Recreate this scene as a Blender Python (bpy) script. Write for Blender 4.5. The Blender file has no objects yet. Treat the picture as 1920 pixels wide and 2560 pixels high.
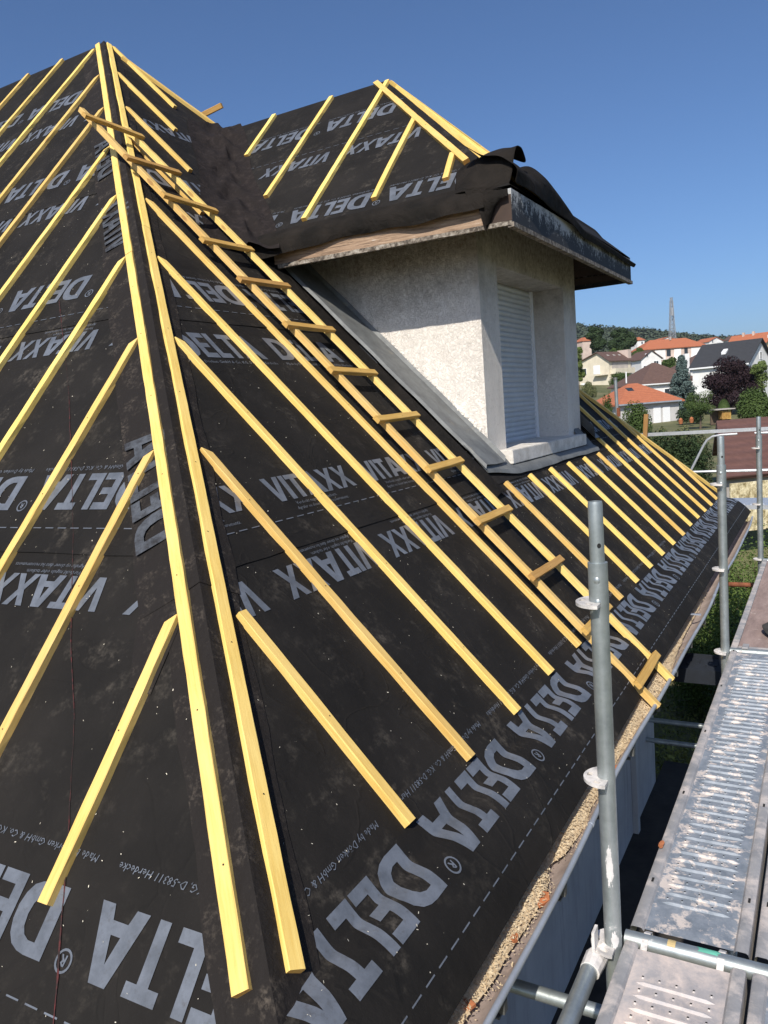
import bpy, bmesh, math, random
from mathutils import Vector, Matrix, noise
R_ = math.radians
random.seed(7)
scene = bpy.context.scene
C = scene.collection

# ------------------------------------------------------------------ camera
RV = Vector((0.86970415, 0.48787961, -0.07475411)); UV = Vector((0.00392582, 0.14461239, 0.98948059)); WV = Vector((-0.49355777, 0.86084885, -0.12385467))
FPX = 1963.78
cd = bpy.data.cameras.new('camera'); cam = bpy.data.objects.new('camera', cd); C.objects.link(cam)
cd.sensor_fit = 'VERTICAL'; cd.sensor_height = 24.0; cd.lens = 24.0 * FPX / 2560.0
cd.clip_start = 0.05; cd.clip_end = 6000
cam.matrix_world = Matrix(((RV.x, UV.x, -WV.x, 0), (RV.y, UV.y, -WV.y, 0), (RV.z, UV.z, -WV.z, 0), (0, 0, 0, 1)))
scene.camera = cam

# ------------------------------------------------------------------ light
SUN = Vector((0.17, -1.0, 0.94)).normalized()
EL = math.asin(SUN.z); AZ = math.atan2(SUN.x, SUN.y)
w = bpy.data.worlds.new('World'); scene.world = w; w.use_nodes = True
nt = w.node_tree; bg = nt.nodes['Background']
sky = nt.nodes.new('ShaderNodeTexSky'); sky.sky_type = 'NISHITA'; sky.sun_disc = False
sky.sun_elevation = EL; sky.sun_rotation = AZ; sky.altitude = 300; sky.air_density = 0.85; sky.dust_density = 1.9; sky.ozone_density = 8.5
nt.links.new(sky.outputs[0], bg.inputs[0]); bg.inputs[1].default_value = 0.118
sd = bpy.data.lights.new('sun', 'SUN'); sd.energy = 5.0; sd.angle = R_(0.53); sd.color = (1.0, 0.93, 0.82)
so = bpy.data.objects.new('sun', sd); C.objects.link(so); so.rotation_euler = (-SUN).to_track_quat('-Z', 'Y').to_euler(); so.location = (3, -8, 12)
scene.view_settings.view_transform = 'Standard'; scene.view_settings.look = 'None'; scene.view_settings.exposure = 0.12; scene.view_settings.gamma = 1.0
scene.render.engine = 'CYCLES'

# ------------------------------------------------------------------ materials
class NM:
    def __init__(s, name, rough=0.7, metal=0.0, spec=0.5):
        s.m = bpy.data.materials.new(name); s.m.use_nodes = True; s.nt = s.m.node_tree
        s.b = s.nt.nodes['Principled BSDF']; s.b.inputs['Roughness'].default_value = rough; s.b.inputs['Metallic'].default_value = metal
        s.b.inputs['Specular IOR Level'].default_value = spec
        s.tc = s.nt.nodes.new('ShaderNodeTexCoord')
    def mapping(s, scale, coord='Object'):
        n = s.nt.nodes.new('ShaderNodeMapping'); n.inputs['Scale'].default_value = scale
        s.nt.links.new(s.tc.outputs[coord], n.inputs[0]); return n.outputs[0]
    def noise(s, scale, detail=4, rough=0.55, vec=None, dist=0.0):
        n = s.nt.nodes.new('ShaderNodeTexNoise'); n.inputs['Scale'].default_value = scale; n.inputs['Detail'].default_value = detail
        n.inputs['Roughness'].default_value = rough; n.inputs['Distortion'].default_value = dist
        s.nt.links.new(vec if vec else s.tc.outputs['Object'], n.inputs['Vector']); return n.outputs['Fac']
    def voro(s, scale, vec=None, feature='F1', out='Distance'):
        n = s.nt.nodes.new('ShaderNodeTexVoronoi'); n.inputs['Scale'].default_value = scale; n.feature = feature
        s.nt.links.new(vec if vec else s.tc.outputs['Object'], n.inputs['Vector']); return n.outputs[out]
    def ramp(s, fac, stops):
        n = s.nt.nodes.new('ShaderNodeValToRGB'); cr = n.color_ramp
        while len(cr.elements) < len(stops): cr.elements.new(0.5)
        for e, (p, c) in zip(cr.elements, stops):
            e.position = p; e.color = (c if isinstance(c, tuple) else (c, c, c)) + (1,)
        s.nt.links.new(fac, n.inputs[0]); return n.outputs[0]
    def mix(s, fac, a, b, mode='MIX'):
        n = s.nt.nodes.new('ShaderNodeMix'); n.data_type = 'RGBA'; n.blend_type = mode
        for i, v in ((0, fac), (6, a), (7, b)):
            if hasattr(v, 'is_linked') or isinstance(v, bpy.types.NodeSocket): s.nt.links.new(v, n.inputs[i])
            elif i == 0: n.inputs[0].default_value = v
            else: n.inputs[i].default_value = tuple(v) + (1,)
        return n.outputs[2]
    def rnd(s):
        n = s.nt.nodes.new('ShaderNodeObjectInfo'); return n.outputs['Random']
    def math(s, op, a, b=0.5):
        n = s.nt.nodes.new('ShaderNodeMath'); n.operation = op
        for i, v in ((0, a), (1, b)):
            if isinstance(v, bpy.types.NodeSocket): s.nt.links.new(v, n.inputs[i])
            else: n.inputs[i].default_value = v
        return n.outputs[0]
    def color(s, c):
        if isinstance(c, bpy.types.NodeSocket): s.nt.links.new(c, s.b.inputs['Base Color'])
        else: s.b.inputs['Base Color'].default_value = tuple(c) + (1,)
        return s
    def rough(s, v): s.nt.links.new(v, s.b.inputs['Roughness']); return s
    def metal(s, v): s.nt.links.new(v, s.b.inputs['Metallic']); return s
    def bump(s, h, strength=0.4, dist=0.005):
        n = s.nt.nodes.new('ShaderNodeBump'); n.inputs['Strength'].default_value = strength; n.inputs['Distance'].default_value = dist
        s.nt.links.new(h, n.inputs['Height']); s.nt.links.new(n.outputs[0], s.b.inputs['Normal']); return s

M = {}
def simple(name, col, rough=0.7, metal=0.0, var=0.25, sc=6.0, bump=0.0):
    n = NM(name, rough, metal)
    f = n.noise(sc, 5, 0.6)
    c2 = tuple(max(0, c * (1 - var)) for c in col); c1 = tuple(min(1, c * (1 + var * 0.6)) for c in col)
    n.color(n.ramp(f, [(0.3, c2), (0.7, c1)]))
    if bump: n.bump(n.noise(sc * 8, 4), bump, 0.01)
    M[name] = n.m; return n.m

# black roofing membrane with dust and footmarks
n = NM('membrane', 0.8, 0, 0.16)
big = n.noise(1.1, 3, 0.5); fine = n.noise(38, 6, 0.7); mid = n.noise(6.5, 5, 0.65)
dust = n.math('MULTIPLY', n.ramp(mid, [(0.52, 0.0), (0.74, 1.0)]), n.ramp(fine, [(0.42, 0.0), (0.66, 1.0)]))
dust = n.math('MULTIPLY', dust, n.ramp(big, [(0.38, 0.15), (0.62, 1.0)]))
base = n.ramp(n.noise(2.5, 4), [(0.35, (0.0105, 0.0095, 0.0088)), (0.7, (0.0175, 0.0155, 0.0140))])
c = n.mix(n.math('MULTIPLY', dust, 0.85), base, (0.115, 0.100, 0.082))
spots = n.ramp(n.voro(55), [(0.0, 1.0), (0.035, 0.0)])
c = n.mix(n.math('MULTIPLY', spots, 0.5), c, (0.30, 0.27, 0.22))
n.color(c); cre = n.ramp(n.noise(2.6, 3, 0.45, None, 1.2), [(0.47, 0.0), (0.50, 1.0), (0.53, 0.0)])
n.bump(n.math('ADD', n.math('ADD', n.math('MULTIPLY', n.noise(4.0, 4, 0.5), 1.3), n.math('MULTIPLY', cre, 0.10)), n.math('MULTIPLY', n.noise(160, 2), 0.06)), 0.85, 0.02)
M['membrane'] = n.m
n = NM('membrane_loose', 0.85, 0, 0.12)
n.color(n.ramp(n.noise(5, 5), [(0.35, (0.009, 0.008, 0.007)), (0.75, (0.022, 0.018, 0.015))])); n.bump(n.noise(7, 6, 0.6, None, 0.8), 0.9, 0.03)
M['membrane_loose'] = n.m
n = NM('hip_membrane', 0.8, 0, 0.15)
d1 = n.math('MULTIPLY', n.ramp(n.noise(9, 5, 0.7), [(0.5, 0.0), (0.72, 1.0)]), n.ramp(n.noise(60, 4, 0.7), [(0.45, 0.0), (0.62, 1.0)]))
n.color(n.mix(n.math('MULTIPLY', d1, 0.7), (0.017, 0.0145, 0.0135), (0.12, 0.10, 0.08))); n.bump(n.noise(11, 5, 0.6), 0.8, 0.02)
M['hip_membrane'] = n.m
n = NM('valley_membrane', 0.85, 0, 0.12)
n.color(n.mix(n.math('MULTIPLY', n.ramp(n.noise(16, 5, 0.7), [(0.5, 0.0), (0.7, 1.0)]), 0.4), (0.018, 0.0145, 0.0138), (0.06, 0.047, 0.043))); n.bump(n.noise(6, 6, 0.6, None, 0.8), 0.9, 0.03); M['valley_membrane'] = n.m
n = NM('print_ink', 0.42, 0, 0.5)
wear = n.ramp(n.noise(9, 6, 0.7), [(0.36, 0.0), (0.62, 1.0)])
c = n.mix(wear, (0.085, 0.095, 0.112), (0.135, 0.150, 0.178))
c = n.mix(n.math('MULTIPLY', n.ramp(n.noise(45, 5, 0.75), [(0.55, 0.0), (0.72, 1.0)]), 0.55), c, (0.06, 0.055, 0.05))
n.color(c); M['print_ink'] = n.m
n = NM('faint_ink', 0.6, 0, 0.3); n.color(n.ramp(n.noise(14, 7, 0.75), [(0.38, (0.022, 0.021, 0.022)), (0.56, (0.065, 0.072, 0.084)), (0.75, (0.10, 0.11, 0.13))])); n.bump(n.noise(11, 5, 0.6), 0.6, 0.02); M['faint_ink'] = n.m
n = NM('red_chalk', 0.9); n.color(n.ramp(n.noise(40, 5), [(0.42, (0.022, 0.011, 0.010)), (0.72, (0.12, 0.018, 0.018))])); M['red_chalk'] = n.m
# timber: local x runs along the board
def timber(name, ca, cb, knot):
    n = NM(name, 0.62, 0, 0.35)
    g = n.noise(14, 6, 0.6, n.mapping((0.35, 6, 6)), 0.6)
    g2 = n.noise(2.2, 3, 0.5, n.mapping((1, 1, 1)))
    c = n.ramp(g, [(0.3, cb), (0.62, ca)])
    c = n.mix(n.math('MULTIPLY', n.ramp(g2, [(0.4, 0.0), (0.7, 1.0)]), 0.45), c, tuple(min(1, v * k) for v, k in zip(ca, (1.05, 1.12, 1.45))))
    kd = n.voro(1.0, n.mapping((3.1, 9, 9)))
    c = n.mix(n.math('MULTIPLY', n.ramp(kd, [(0.0, 1.0), (0.10, 0.9), (0.16, 0.0)]), 0.7), c, knot)
    bl = n.noise(1.3, 4, 0.6, n.mapping((1.0, 3, 3)))
    c = n.mix(n.math('MULTIPLY', n.ramp(bl, [(0.55, 0.0), (0.75, 1.0)]), 0.30), c, (cb[0] * .92, cb[1] * .74, cb[2] * .7))
    gr_ = n.noise(7, 7, 0.8, n.mapping((0.6, 5, 5)))
    c = n.mix(n.math('MULTIPLY', n.ramp(gr_, [(0.64, 0.0), (0.72, 1.0)]), 0.35), c, (0.16, 0.11, 0.06))
    r = n.rnd()
    hs = n.nt.nodes.new('ShaderNodeHueSaturation'); n.nt.links.new(c, hs.inputs['Color'])
    n.nt.links.new(n.math('ADD', n.math('MULTIPLY', r, 0.016), 0.494), hs.inputs['Hue'])
    n.nt.links.new(n.math('ADD', n.math('MULTIPLY', r, 0.30), 0.80), hs.inputs['Value'])
    n.color(hs.outputs[0]); n.bump(n.math('ADD', n.noise(60, 4, 0.7, n.mapping((0.3, 4, 4))), n.noise(20, 3)), 0.28, 0.003)
    M[name] = n.m
timber('batten_wood', (0.83, 0.575, 0.175), (0.71, 0.44, 0.105), (0.34, 0.17, 0.06))
timber('batten_end', (0.74, 0.40, 0.10), (0.55, 0.26, 0.06), (0.3, 0.14, 0.05))
timber('rung_wood', (0.56, 0.33, 0.095), (0.42, 0.22, 0.055), (0.22, 0.10, 0.04))
timber('rail_wood', (0.76, 0.52, 0.18), (0.62, 0.38, 0.10), (0.30, 0.14, 0.05))
timber('stake_wood', (0.34, 0.17, 0.06), (0.25, 0.12, 0.04), (0.2, 0.1, 0.04))
# stucco
n = NM('stucco', 0.92, 0, 0.2)
wv = n.noise(26, 5, 0.62, None, 1.6)
worm = n.ramp(wv, [(0.45, 0.0), (0.50, 1.0), (0.56, 0.35)])
grime = n.noise(2.2, 6, 0.7, n.mapping((1, 1, 0.45)))
c = n.ramp(grime, [(0.3, (0.60, 0.56, 0.51)), (0.52, (0.79, 0.74, 0.675)), (0.8, (0.83, 0.79, 0.725))])
c = n.mix(n.math('MULTIPLY', n.ramp(n.noise(30, 6, 0.75), [(0.55, 0.0), (0.72, 1.0)]), 0.5), c, (0.33, 0.30, 0.26))
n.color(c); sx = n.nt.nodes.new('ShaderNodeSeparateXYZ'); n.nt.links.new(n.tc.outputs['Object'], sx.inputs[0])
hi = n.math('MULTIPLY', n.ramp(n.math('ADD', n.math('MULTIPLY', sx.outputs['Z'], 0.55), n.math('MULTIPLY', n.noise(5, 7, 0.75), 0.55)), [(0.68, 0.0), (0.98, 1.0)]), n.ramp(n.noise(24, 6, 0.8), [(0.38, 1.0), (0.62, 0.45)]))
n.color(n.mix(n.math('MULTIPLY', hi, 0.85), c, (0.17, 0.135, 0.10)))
n.bump(n.math('ADD', worm, n.math('MULTIPLY', n.noise(110, 4), 1.1)), 0.62, 0.007)
M['stucco'] = n.m
n = NM('stucco_grimy', 0.95, 0, 0.15)
c = n.ramp(n.noise(7, 7, 0.75), [(0.3, (0.16, 0.14, 0.11)), (0.5, (0.36, 0.32, 0.26)), (0.75, (0.52, 0.48, 0.41))])
n.color(c); n.bump(n.math('ADD', n.noise(28, 5, 0.6, None, 1.5), n.noise(90, 4)), 0.8, 0.007); M['stucco_grimy'] = n.m
# fascia: white paint eaten by black mould, more towards the lower part in patches
n = NM('mouldy_paint', 0.75)
sx = n.nt.nodes.new('ShaderNodeSeparateXYZ'); n.nt.links.new(n.tc.outputs['Object'], sx.inputs[0])
low = n.math('MULTIPLY', n.math('SUBTRACT', 1.40, sx.outputs['Z']), 0.9)
m1 = n.ramp(n.math('ADD', n.math('ADD', n.math('MULTIPLY', n.noise(26, 9, 0.85), 0.7), n.math('MULTIPLY', n.noise(3.5, 3, 0.6, n.mapping((1, 1, .3))), 0.35)), low), [(0.53, 0.0), (0.61, 1.0)])
c = n.mix(m1, (0.42, 0.425, 0.42), (0.018, 0.019, 0.023)); n.color(c); n.bump(n.noise(40, 5), 0.4, 0.004); M['mouldy_paint'] = n.m
n = NM('weathered_board', 0.8)
g = n.noise(10, 7, 0.75, n.mapping((0.5, 6, 9)), 0.5)
n.color(n.ramp(g, [(0.32, (0.05, 0.035, 0.025)), (0.48, (0.30, 0.20, 0.13)), (0.62, (0.40, 0.28, 0.19)), (0.7, (0.55, 0.50, 0.44))])); n.bump(g, 0.6, 0.006); M['weathered_board'] = n.m
n = NM('peeling_trim', 0.8)
g = n.noise(22, 7, 0.8, n.mapping((1, 1, 1)))
n.color(n.ramp(g, [(0.44, (0.07, 0.055, 0.042)), (0.54, (0.24, 0.205, 0.165)), (0.68, (0.44, 0.41, 0.36))])); n.bump(g, 0.8, 0.005); M['peeling_trim'] = n.m
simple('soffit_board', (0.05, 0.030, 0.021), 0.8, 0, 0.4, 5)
simple('shutter_white', (0.56, 0.58, 0.60), 0.45, 0, 0.08, 5)
simple('frame_white', (0.78, 0.79, 0.80), 0.4, 0, 0.06, 5)
n = NM('sill_paint', 0.8)
c = n.ramp(n.noise(7, 6, 0.7), [(0.35, (0.50, 0.47, 0.42)), (0.6, (0.74, 0.71, 0.66))])
c = n.mix(n.math('MULTIPLY', n.ramp(n.noise(35, 6, 0.8), [(0.58, 0.0), (0.68, 1.0)]), 0.6), c, (0.22, 0.20, 0.17)); n.color(c); n.bump(n.noise(30, 5), 0.4, 0.004); M['sill_paint'] = n.m
# zinc / galvanised steel
def steel(name, col, dark, spl, splcol=(0.62, 0.55, 0.50), rough=0.45, metal=0.75, sc=14, cov=(0.60, 0.66)):
    n = NM(name, rough, metal)
    c = n.ramp(n.noise(sc, 6, 0.7), [(0.32, dark), (0.68, col)])
    sp = n.math('MULTIPLY', n.ramp(n.noise(sc * 0.9, 7, 0.72, None, 0.3), [(cov[0], 0.0), (cov[1], 1.0)]), spl)
    n.color(n.mix(sp, c, splcol))
    n.metal(n.math('MULTIPLY', n.math('SUBTRACT', 1.0, sp), metal))
    n.rough(n.math('ADD', n.math('MULTIPLY', n.noise(25, 5), 0.25), rough - 0.1))
    n.bump(n.noise(70, 4), 0.15, 0.003); M[name] = n.m
steel('zinc_flashing', (0.185, 0.195, 0.195), (0.105, 0.11, 0.112), 0.45, (0.25, 0.22, 0.17), 0.65, 0.2, 7)
steel('zinc_dark', (0.22, 0.225, 0.22), (0.10, 0.10, 0.10), 0.3, (0.30, 0.26, 0.2), 0.55, 0.5, 6)
steel('gutter_zinc', (0.46, 0.50, 0.56), (0.34, 0.37, 0.42), 0.3, (0.5, 0.4, 0.36), 0.5, 0.45, 5)
steel('gutter_inside', (0.42, 0.34, 0.30), (0.26, 0.20, 0.17), 0.7, (0.50, 0.38, 0.32), 0.75, 0.1, 7)
steel('galvanised_tube', (0.46, 0.50, 0.50), (0.29, 0.325, 0.33), 0.85, (0.70, 0.67, 0.64), 0.42, 0.7, 11, (0.64, 0.69))
steel('galvanised_dusty', (0.58, 0.55, 0.52), (0.42, 0.40, 0.38), 0.9, (0.70, 0.66, 0.62), 0.6, 0.3, 16, (0.42, 0.56))
steel('deck_steel', (0.30, 0.33, 0.37), (0.16, 0.19, 0.225), 0.92, (0.58, 0.51, 0.46), 0.6, 0.25, 18, (0.52, 0.59))
steel('deck_steel_dusty', (0.50, 0.47, 0.46), (0.38, 0.36, 0.36), 0.95, (0.64, 0.54, 0.48), 0.6, 0.3, 6, (0.42, 0.60))
steel('deck_lip', (0.40, 0.39, 0.385), (0.27, 0.27, 0.275), 0.85, (0.54, 0.48, 0.44), 0.6, 0.3, 10, (0.46, 0.62))
steel('aluminium', (0.62, 0.64, 0.66), (0.5, 0.52, 0.54), 0.2, (0.6, 0.6, 0.58), 0.4, 0.6)
simple('hole_dark', (0.012, 0.012, 0.012), 0.9)
simple('white_smear', (0.62, 0.60, 0.58), 0.9, 0, 0.15, 20)
simple('rust', (0.22, 0.075, 0.035), 0.9, 0, 0.5, 20)
n = NM('plywood', 0.85)
c = n.ramp(n.noise(5, 6, 0.7, n.mapping((3, 0.6, 1))), [(0.35, (0.20, 0.145, 0.13)), (0.65, (0.33, 0.245, 0.22))])
c = n.mix(n.math('MULTIPLY', n.ramp(n.noise(14, 7, 0.8), [(0.6, 0.0), (0.68, 1.0)]), 0.7), c, (0.55, 0.48, 0.43)); n.color(c); M['plywood'] = n.m
simple('dark_cloth', (0.035, 0.034, 0.033), 0.9, 0, 0.5, 14)
n = NM('wall_render', 0.95)
n.color(n.mix(n.math('MULTIPLY', n.ramp(n.noise(4, 6, 0.7, n.mapping((1, 2.5, .25))), [(0.5, 0.0), (0.7, 1.0)]), 0.45), n.ramp(n.noise(1.6, 6, 0.65), [(0.3, (0.30, 0.30, 0.30)), (0.7, (0.42, 0.415, 0.41))]), (0.16, 0.155, 0.15))); n.bump(n.noise(90, 4), 0.4, 0.004); M['wall_render'] = n.m
n = NM('sawdust', 0.95); n.color(n.ramp(n.noise(90, 3), [(0.3, (0.40, 0.29, 0.17)), (0.5, (0.60, 0.47, 0.30)), (0.75, (0.74, 0.64, 0.46))])); M['sawdust'] = n.m
simple('terracotta', (0.42, 0.15, 0.06), 0.85, 0, 0.3, 20)
# background
def tiles(name, a, b, sc=3.0):
    n = NM(name, 0.85)
    br = n.nt.nodes.new('ShaderNodeTexNoise'); br.inputs['Scale'].default_value = sc; br.inputs['Detail'].default_value = 6; br.inputs['Roughness'].default_value = 0.75
    n.nt.links.new(n.tc.outputs['Object'], br.inputs['Vector'])
    wv = n.nt.nodes.new('ShaderNodeTexWave'); wv.inputs['Scale'].default_value = 1.6; wv.bands_direction = 'Z'; wv.inputs['Distortion'].default_value = 0.6
    n.nt.links.new(n.tc.outputs['Object'], wv.inputs['Vector'])
    c = n.ramp(br.outputs['Fac'], [(0.3, a), (0.7, b)])
    c = n.mix(n.math('MULTIPLY', wv.outputs['Fac'], 0.22), c, tuple(v * 0.5 for v in a)); n.color(c); n.bump(wv.outputs['Fac'], 0.5, 0.05); M[name] = n.m
tiles('tile_orange', (0.33, 0.105, 0.05), (0.45, 0.155, 0.075)); tiles('tile_brown', (0.085, 0.05, 0.04), (0.145, 0.085, 0.068))
tiles('tile_plum', (0.095, 0.045, 0.036), (0.155, 0.074, 0.058), 4.0); tiles('slate_dark', (0.026, 0.028, 0.033), (0.042, 0.045, 0.052))
for nm, c in dict(cream_wall=(0.66, 0.60, 0.47), white_wall=(0.74, 0.74, 0.73), grey_wall=(0.50, 0.49, 0.48), pink_wall=(0.56, 0.45, 0.39), yellow_wall=(0.62, 0.48, 0.26), concrete=(0.40, 0.37, 0.34)).items():
    simple(nm, c, 0.9, 0, 0.16, 0.8)
simple('glass_dark', (0.03, 0.04, 0.05), 0.15); simple('blind_white', (0.78, 0.79, 0.80), 0.6, 0, 0.06); simple('bark', (0.11, 0.08, 0.055), 0.9, 0, 0.4, 8)
def leaf(name, a, b, sc=2.0, tr=0.25):
    n = NM(name, 0.75, 0, 0.2)
    c = n.mix(0.5, n.ramp(n.noise(sc, 4, 0.7), [(0.3, a), (0.7, b)]), n.ramp(n.noise(sc * 14, 2, 0.7), [(0.35, a), (0.65, b)])); n.color(c)
    M[name] = n.m
leaf('leaf_mid', (0.026, 0.052, 0.014), (0.085, 0.125, 0.034)); leaf('leaf_dark', (0.014, 0.030, 0.012), (0.045, 0.070, 0.026)); leaf('leaf_blue', (0.045, 0.075, 0.07), (0.12, 0.165, 0.155))
leaf('leaf_purple', (0.011, 0.007, 0.009), (0.034, 0.017, 0.021)); leaf('leaf_light', (0.05, 0.085, 0.02), (0.15, 0.19, 0.06)); leaf('leaf_olive', (0.06, 0.075, 0.028), (0.16, 0.17, 0.075))
leaf('leaf_far', (0.032, 0.050, 0.034), (0.080, 0.100, 0.062), 0.12); leaf('grass_blades', (0.09, 0.12, 0.025), (0.26, 0.27, 0.08)); leaf('ivy', (0.035, 0.07, 0.014), (0.14, 0.20, 0.05), 3.0)
n = NM('ground', 0.95)
c = n.ramp(n.noise(0.35, 8, 0.7), [(0.3, (0.06, 0.075, 0.025)), (0.55, (0.12, 0.12, 0.05)), (0.75, (0.26, 0.20, 0.12))]); n.color(c); n.bump(n.noise(8, 5), 0.6, 0.05); M['ground'] = n.m
simple('dark_soil', (0.035, 0.03, 0.025), 0.95, 0, 0.5, 3, 0.5)
n = NM('bamboo', 0.9); n.color(n.ramp(n.noise(4, 6, 0.8, n.mapping((2, 2, 1))), [(0.38, (0.20, 0.15, 0.06)), (0.55, (0.62, 0.54, 0.34)), (0.7, (0.85, 0.80, 0.62))])); n.bump(n.noise(9, 5), 0.8, 0.05); M['bamboo'] = n.m
simple('pylon_steel', (0.36, 0.38, 0.40), 0.6, 0.3)

# ------------------------------------------------------------------ helpers
def tag(o, label=None, cat=None, group=None, kind=None):
    if label: o['label'] = label
    if cat: o['category'] = cat
    if group: o['group'] = group
    if kind: o['kind'] = kind
    return o
def empty(name, loc=(0, 0, 0), label=None, cat=None, group=None):
    o = bpy.data.objects.new(name, None); C.objects.link(o); o.location = loc; o.empty_display_size = 0.2
    return tag(o, label, cat, group)
def world(o):
    m = Matrix.Identity(4)
    while o: m = o.matrix_basis @ m if o.parent is None else o.matrix_basis @ m; m = m; o = o.parent
    return m
def link(o, parent=None):
    C.objects.link(o)
    if parent is not None:
        o.parent = parent
        # keep world placement: everything is authored in world space
        pm = PM.get(parent.name, Matrix.Translation(parent.location))
        o.matrix_parent_inverse = pm.inverted()
        PM[o.name] = Matrix.Identity(4) @ o.matrix_basis
    else:
        PM[o.name] = o.matrix_basis.copy()
    return o
PM = {}
def finish(name, bm, mat, parent=None, smooth=False, matrix=None):
    me = bpy.data.meshes.new(name); bm.normal_update(); bm.to_mesh(me); bm.free()
    for mm in (mat if isinstance(mat, (list, tuple)) else [mat]): me.materials.append(M[mm] if isinstance(mm, str) else mm)
    if smooth:
        for p in me.polygons: p.use_smooth = True
    o = bpy.data.objects.new(name, me)
    if matrix is not None: o.matrix_basis = matrix
    return link(o, parent)
def autosmooth(o, ang=40):
    me = o.data
    for p in me.polygons: p.use_smooth = True
    try: me.set_sharp_from_angle(angle=R_(ang))
    except Exception: pass
    return o
def frame(x, z, origin):
    x = Vector(x).normalized(); z = Vector(z); z = (z - x * z.dot(x)).normalized(); y = z.cross(x)
    return Matrix(((x.x, y.x, z.x, origin[0]), (x.y, y.y, z.y, origin[1]), (x.z, y.z, z.z, origin[2]), (0, 0, 0, 1)))
def box(bm, x0, x1, y0, y1, z0, z1, mi=0, mat=None):
    vs = [Vector((x, y, z)) for x in (x0, x1) for y in (y0, y1) for z in (z0, z1)]
    if mat is not None: vs = [mat @ v for v in vs]
    v = [bm.verts.new(p) for p in vs]
    for f in ((0, 1, 3, 2), (4, 6, 7, 5), (0, 4, 5, 1), (2, 3, 7, 6), (0, 2, 6, 4), (1, 5, 7, 3)):
        fc = bm.faces.new([v[i] for i in f]); fc.material_index = mi
    return v
def tube(bm, pts, r, n=12, cap=True, radii=None):
    pts = [Vector(p) for p in pts]; rings = []
    for i, p in enumerate(pts):
        if i == 0: t = pts[1] - pts[0]
        elif i == len(pts) - 1: t = pts[-1] - pts[-2]
        else: t = (pts[i] - pts[i - 1]).normalized() + (pts[i + 1] - pts[i]).normalized()
        t.normalize(); a = Vector((0, 0, 1)) if abs(t.z) < 0.9 else Vector((1, 0, 0))
        u = t.cross(a).normalized(); v = t.cross(u)
        rr = radii[i] if radii else r
        rings.append([bm.verts.new(p + (u * math.cos(2 * math.pi * k / n) + v * math.sin(2 * math.pi * k / n)) * rr) for k in range(n)])
    for a, b in zip(rings, rings[1:]):
        for k in range(n): bm.faces.new((a[k], a[(k + 1) % n], b[(k + 1) % n], b[k]))
    if cap: bm.faces.new(rings[0][::-1]); bm.faces.new(rings[-1])
    return rings
def quad(bm, a, b, c, d, mi=0):
    f = bm.faces.new([bm.verts.new(Vector(p)) for p in (a, b, c, d)]); f.material_index = mi; return f
def poly(bm, pts, mi=0):
    f = bm.faces.new([bm.verts.new(Vector(p)) for p in pts]); f.material_index = mi; return f
def thick(bm, pts, nrm, t, mi=0):
    nrm = Vector(nrm).normalized() * t; a = [bm.verts.new(Vector(p)) for p in pts]; b = [bm.verts.new(Vector(p) - nrm) for p in pts]
    fs = [bm.faces.new(a), bm.faces.new(b[::-1])]
    for i in range(len(pts)):
        j = (i + 1) % len(pts); fs.append(bm.faces.new((a[j], a[i], b[i], b[j])))
    for f in fs: f.material_index = mi
def at(px, py, dist):
    return (WV * FPX + RV * (px - 960) - UV * (py - 1280)) * (dist / FPX)
def board(name, p0, p1, wd, th, up, parent=None, mat='batten_wood', endmat='batten_end', rough=0.0012, bow=0.002, cut=(0, 0), seed=None, bottom=False):
    """rectangular timber from p0 to p1 (centre line of its top face), local x along it"""
    rnd = random.Random(seed if seed is not None else hash((round(p0[0], 3), round(p0[1], 3))) & 0xffff)
    p0 = Vector(p0); p1 = Vector(p1); L = (p1 - p0).length; m = frame(p1 - p0, up, p0)
    nseg = max(2, int(L / 0.09)); bm = bmesh.new(); rings = []
    ph = rnd.uniform(0, 6)
    for i in range(nseg + 1):
        t = i / nseg; x = L * t; off = bow * math.sin(t * math.pi * 1.7 + ph) * min(1, L); ch = 0.0025
        ring = []
        for (y, z) in ((-wd / 2 + ch, 0), (wd / 2 - ch, 0), (wd / 2, -ch), (wd / 2, -th), (-wd / 2, -th), (-wd / 2, -ch)):
            xx = x
            if i == 0: xx += cut[0] * y
            if i == nseg: xx += cut[1] * y
            ring.append(bm.verts.new((xx, y + off + rnd.uniform(-rough, rough), z + rnd.uniform(-rough, rough) * 0.6)))
        rings.append(ring)
    for a, b in zip(rings, rings[1:]):
        for k in range(6): bm.faces.new((a[(k + 1) % 6], a[k], b[k], b[(k + 1) % 6]))
    f = bm.faces.new(rings[0]); f.material_index = 1; f = bm.faces.new(rings[-1][::-1]); f.material_index = 1
    bmesh.ops.recalc_face_normals(bm, faces=bm.faces)
    # nail heads
    k = 0.3 + rnd.uniform(0, 0.3)
    while k < L - 0.1 and wd < 0.08:
        y = rnd.uniform(-0.008, 0.008); vs = [bm.verts.new((k + 0.0032 * math.cos(a * math.pi / 3), y + 0.0032 * math.sin(a * math.pi / 3), 0.0012)) for a in range(6)]
        f = bm.faces.new(vs); f.material_index = 2; k += rnd.uniform(0.45, 0.62)
    return finish(name, bm, [mat, endmat, 'hole_dark'], parent, matrix=m)

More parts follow.
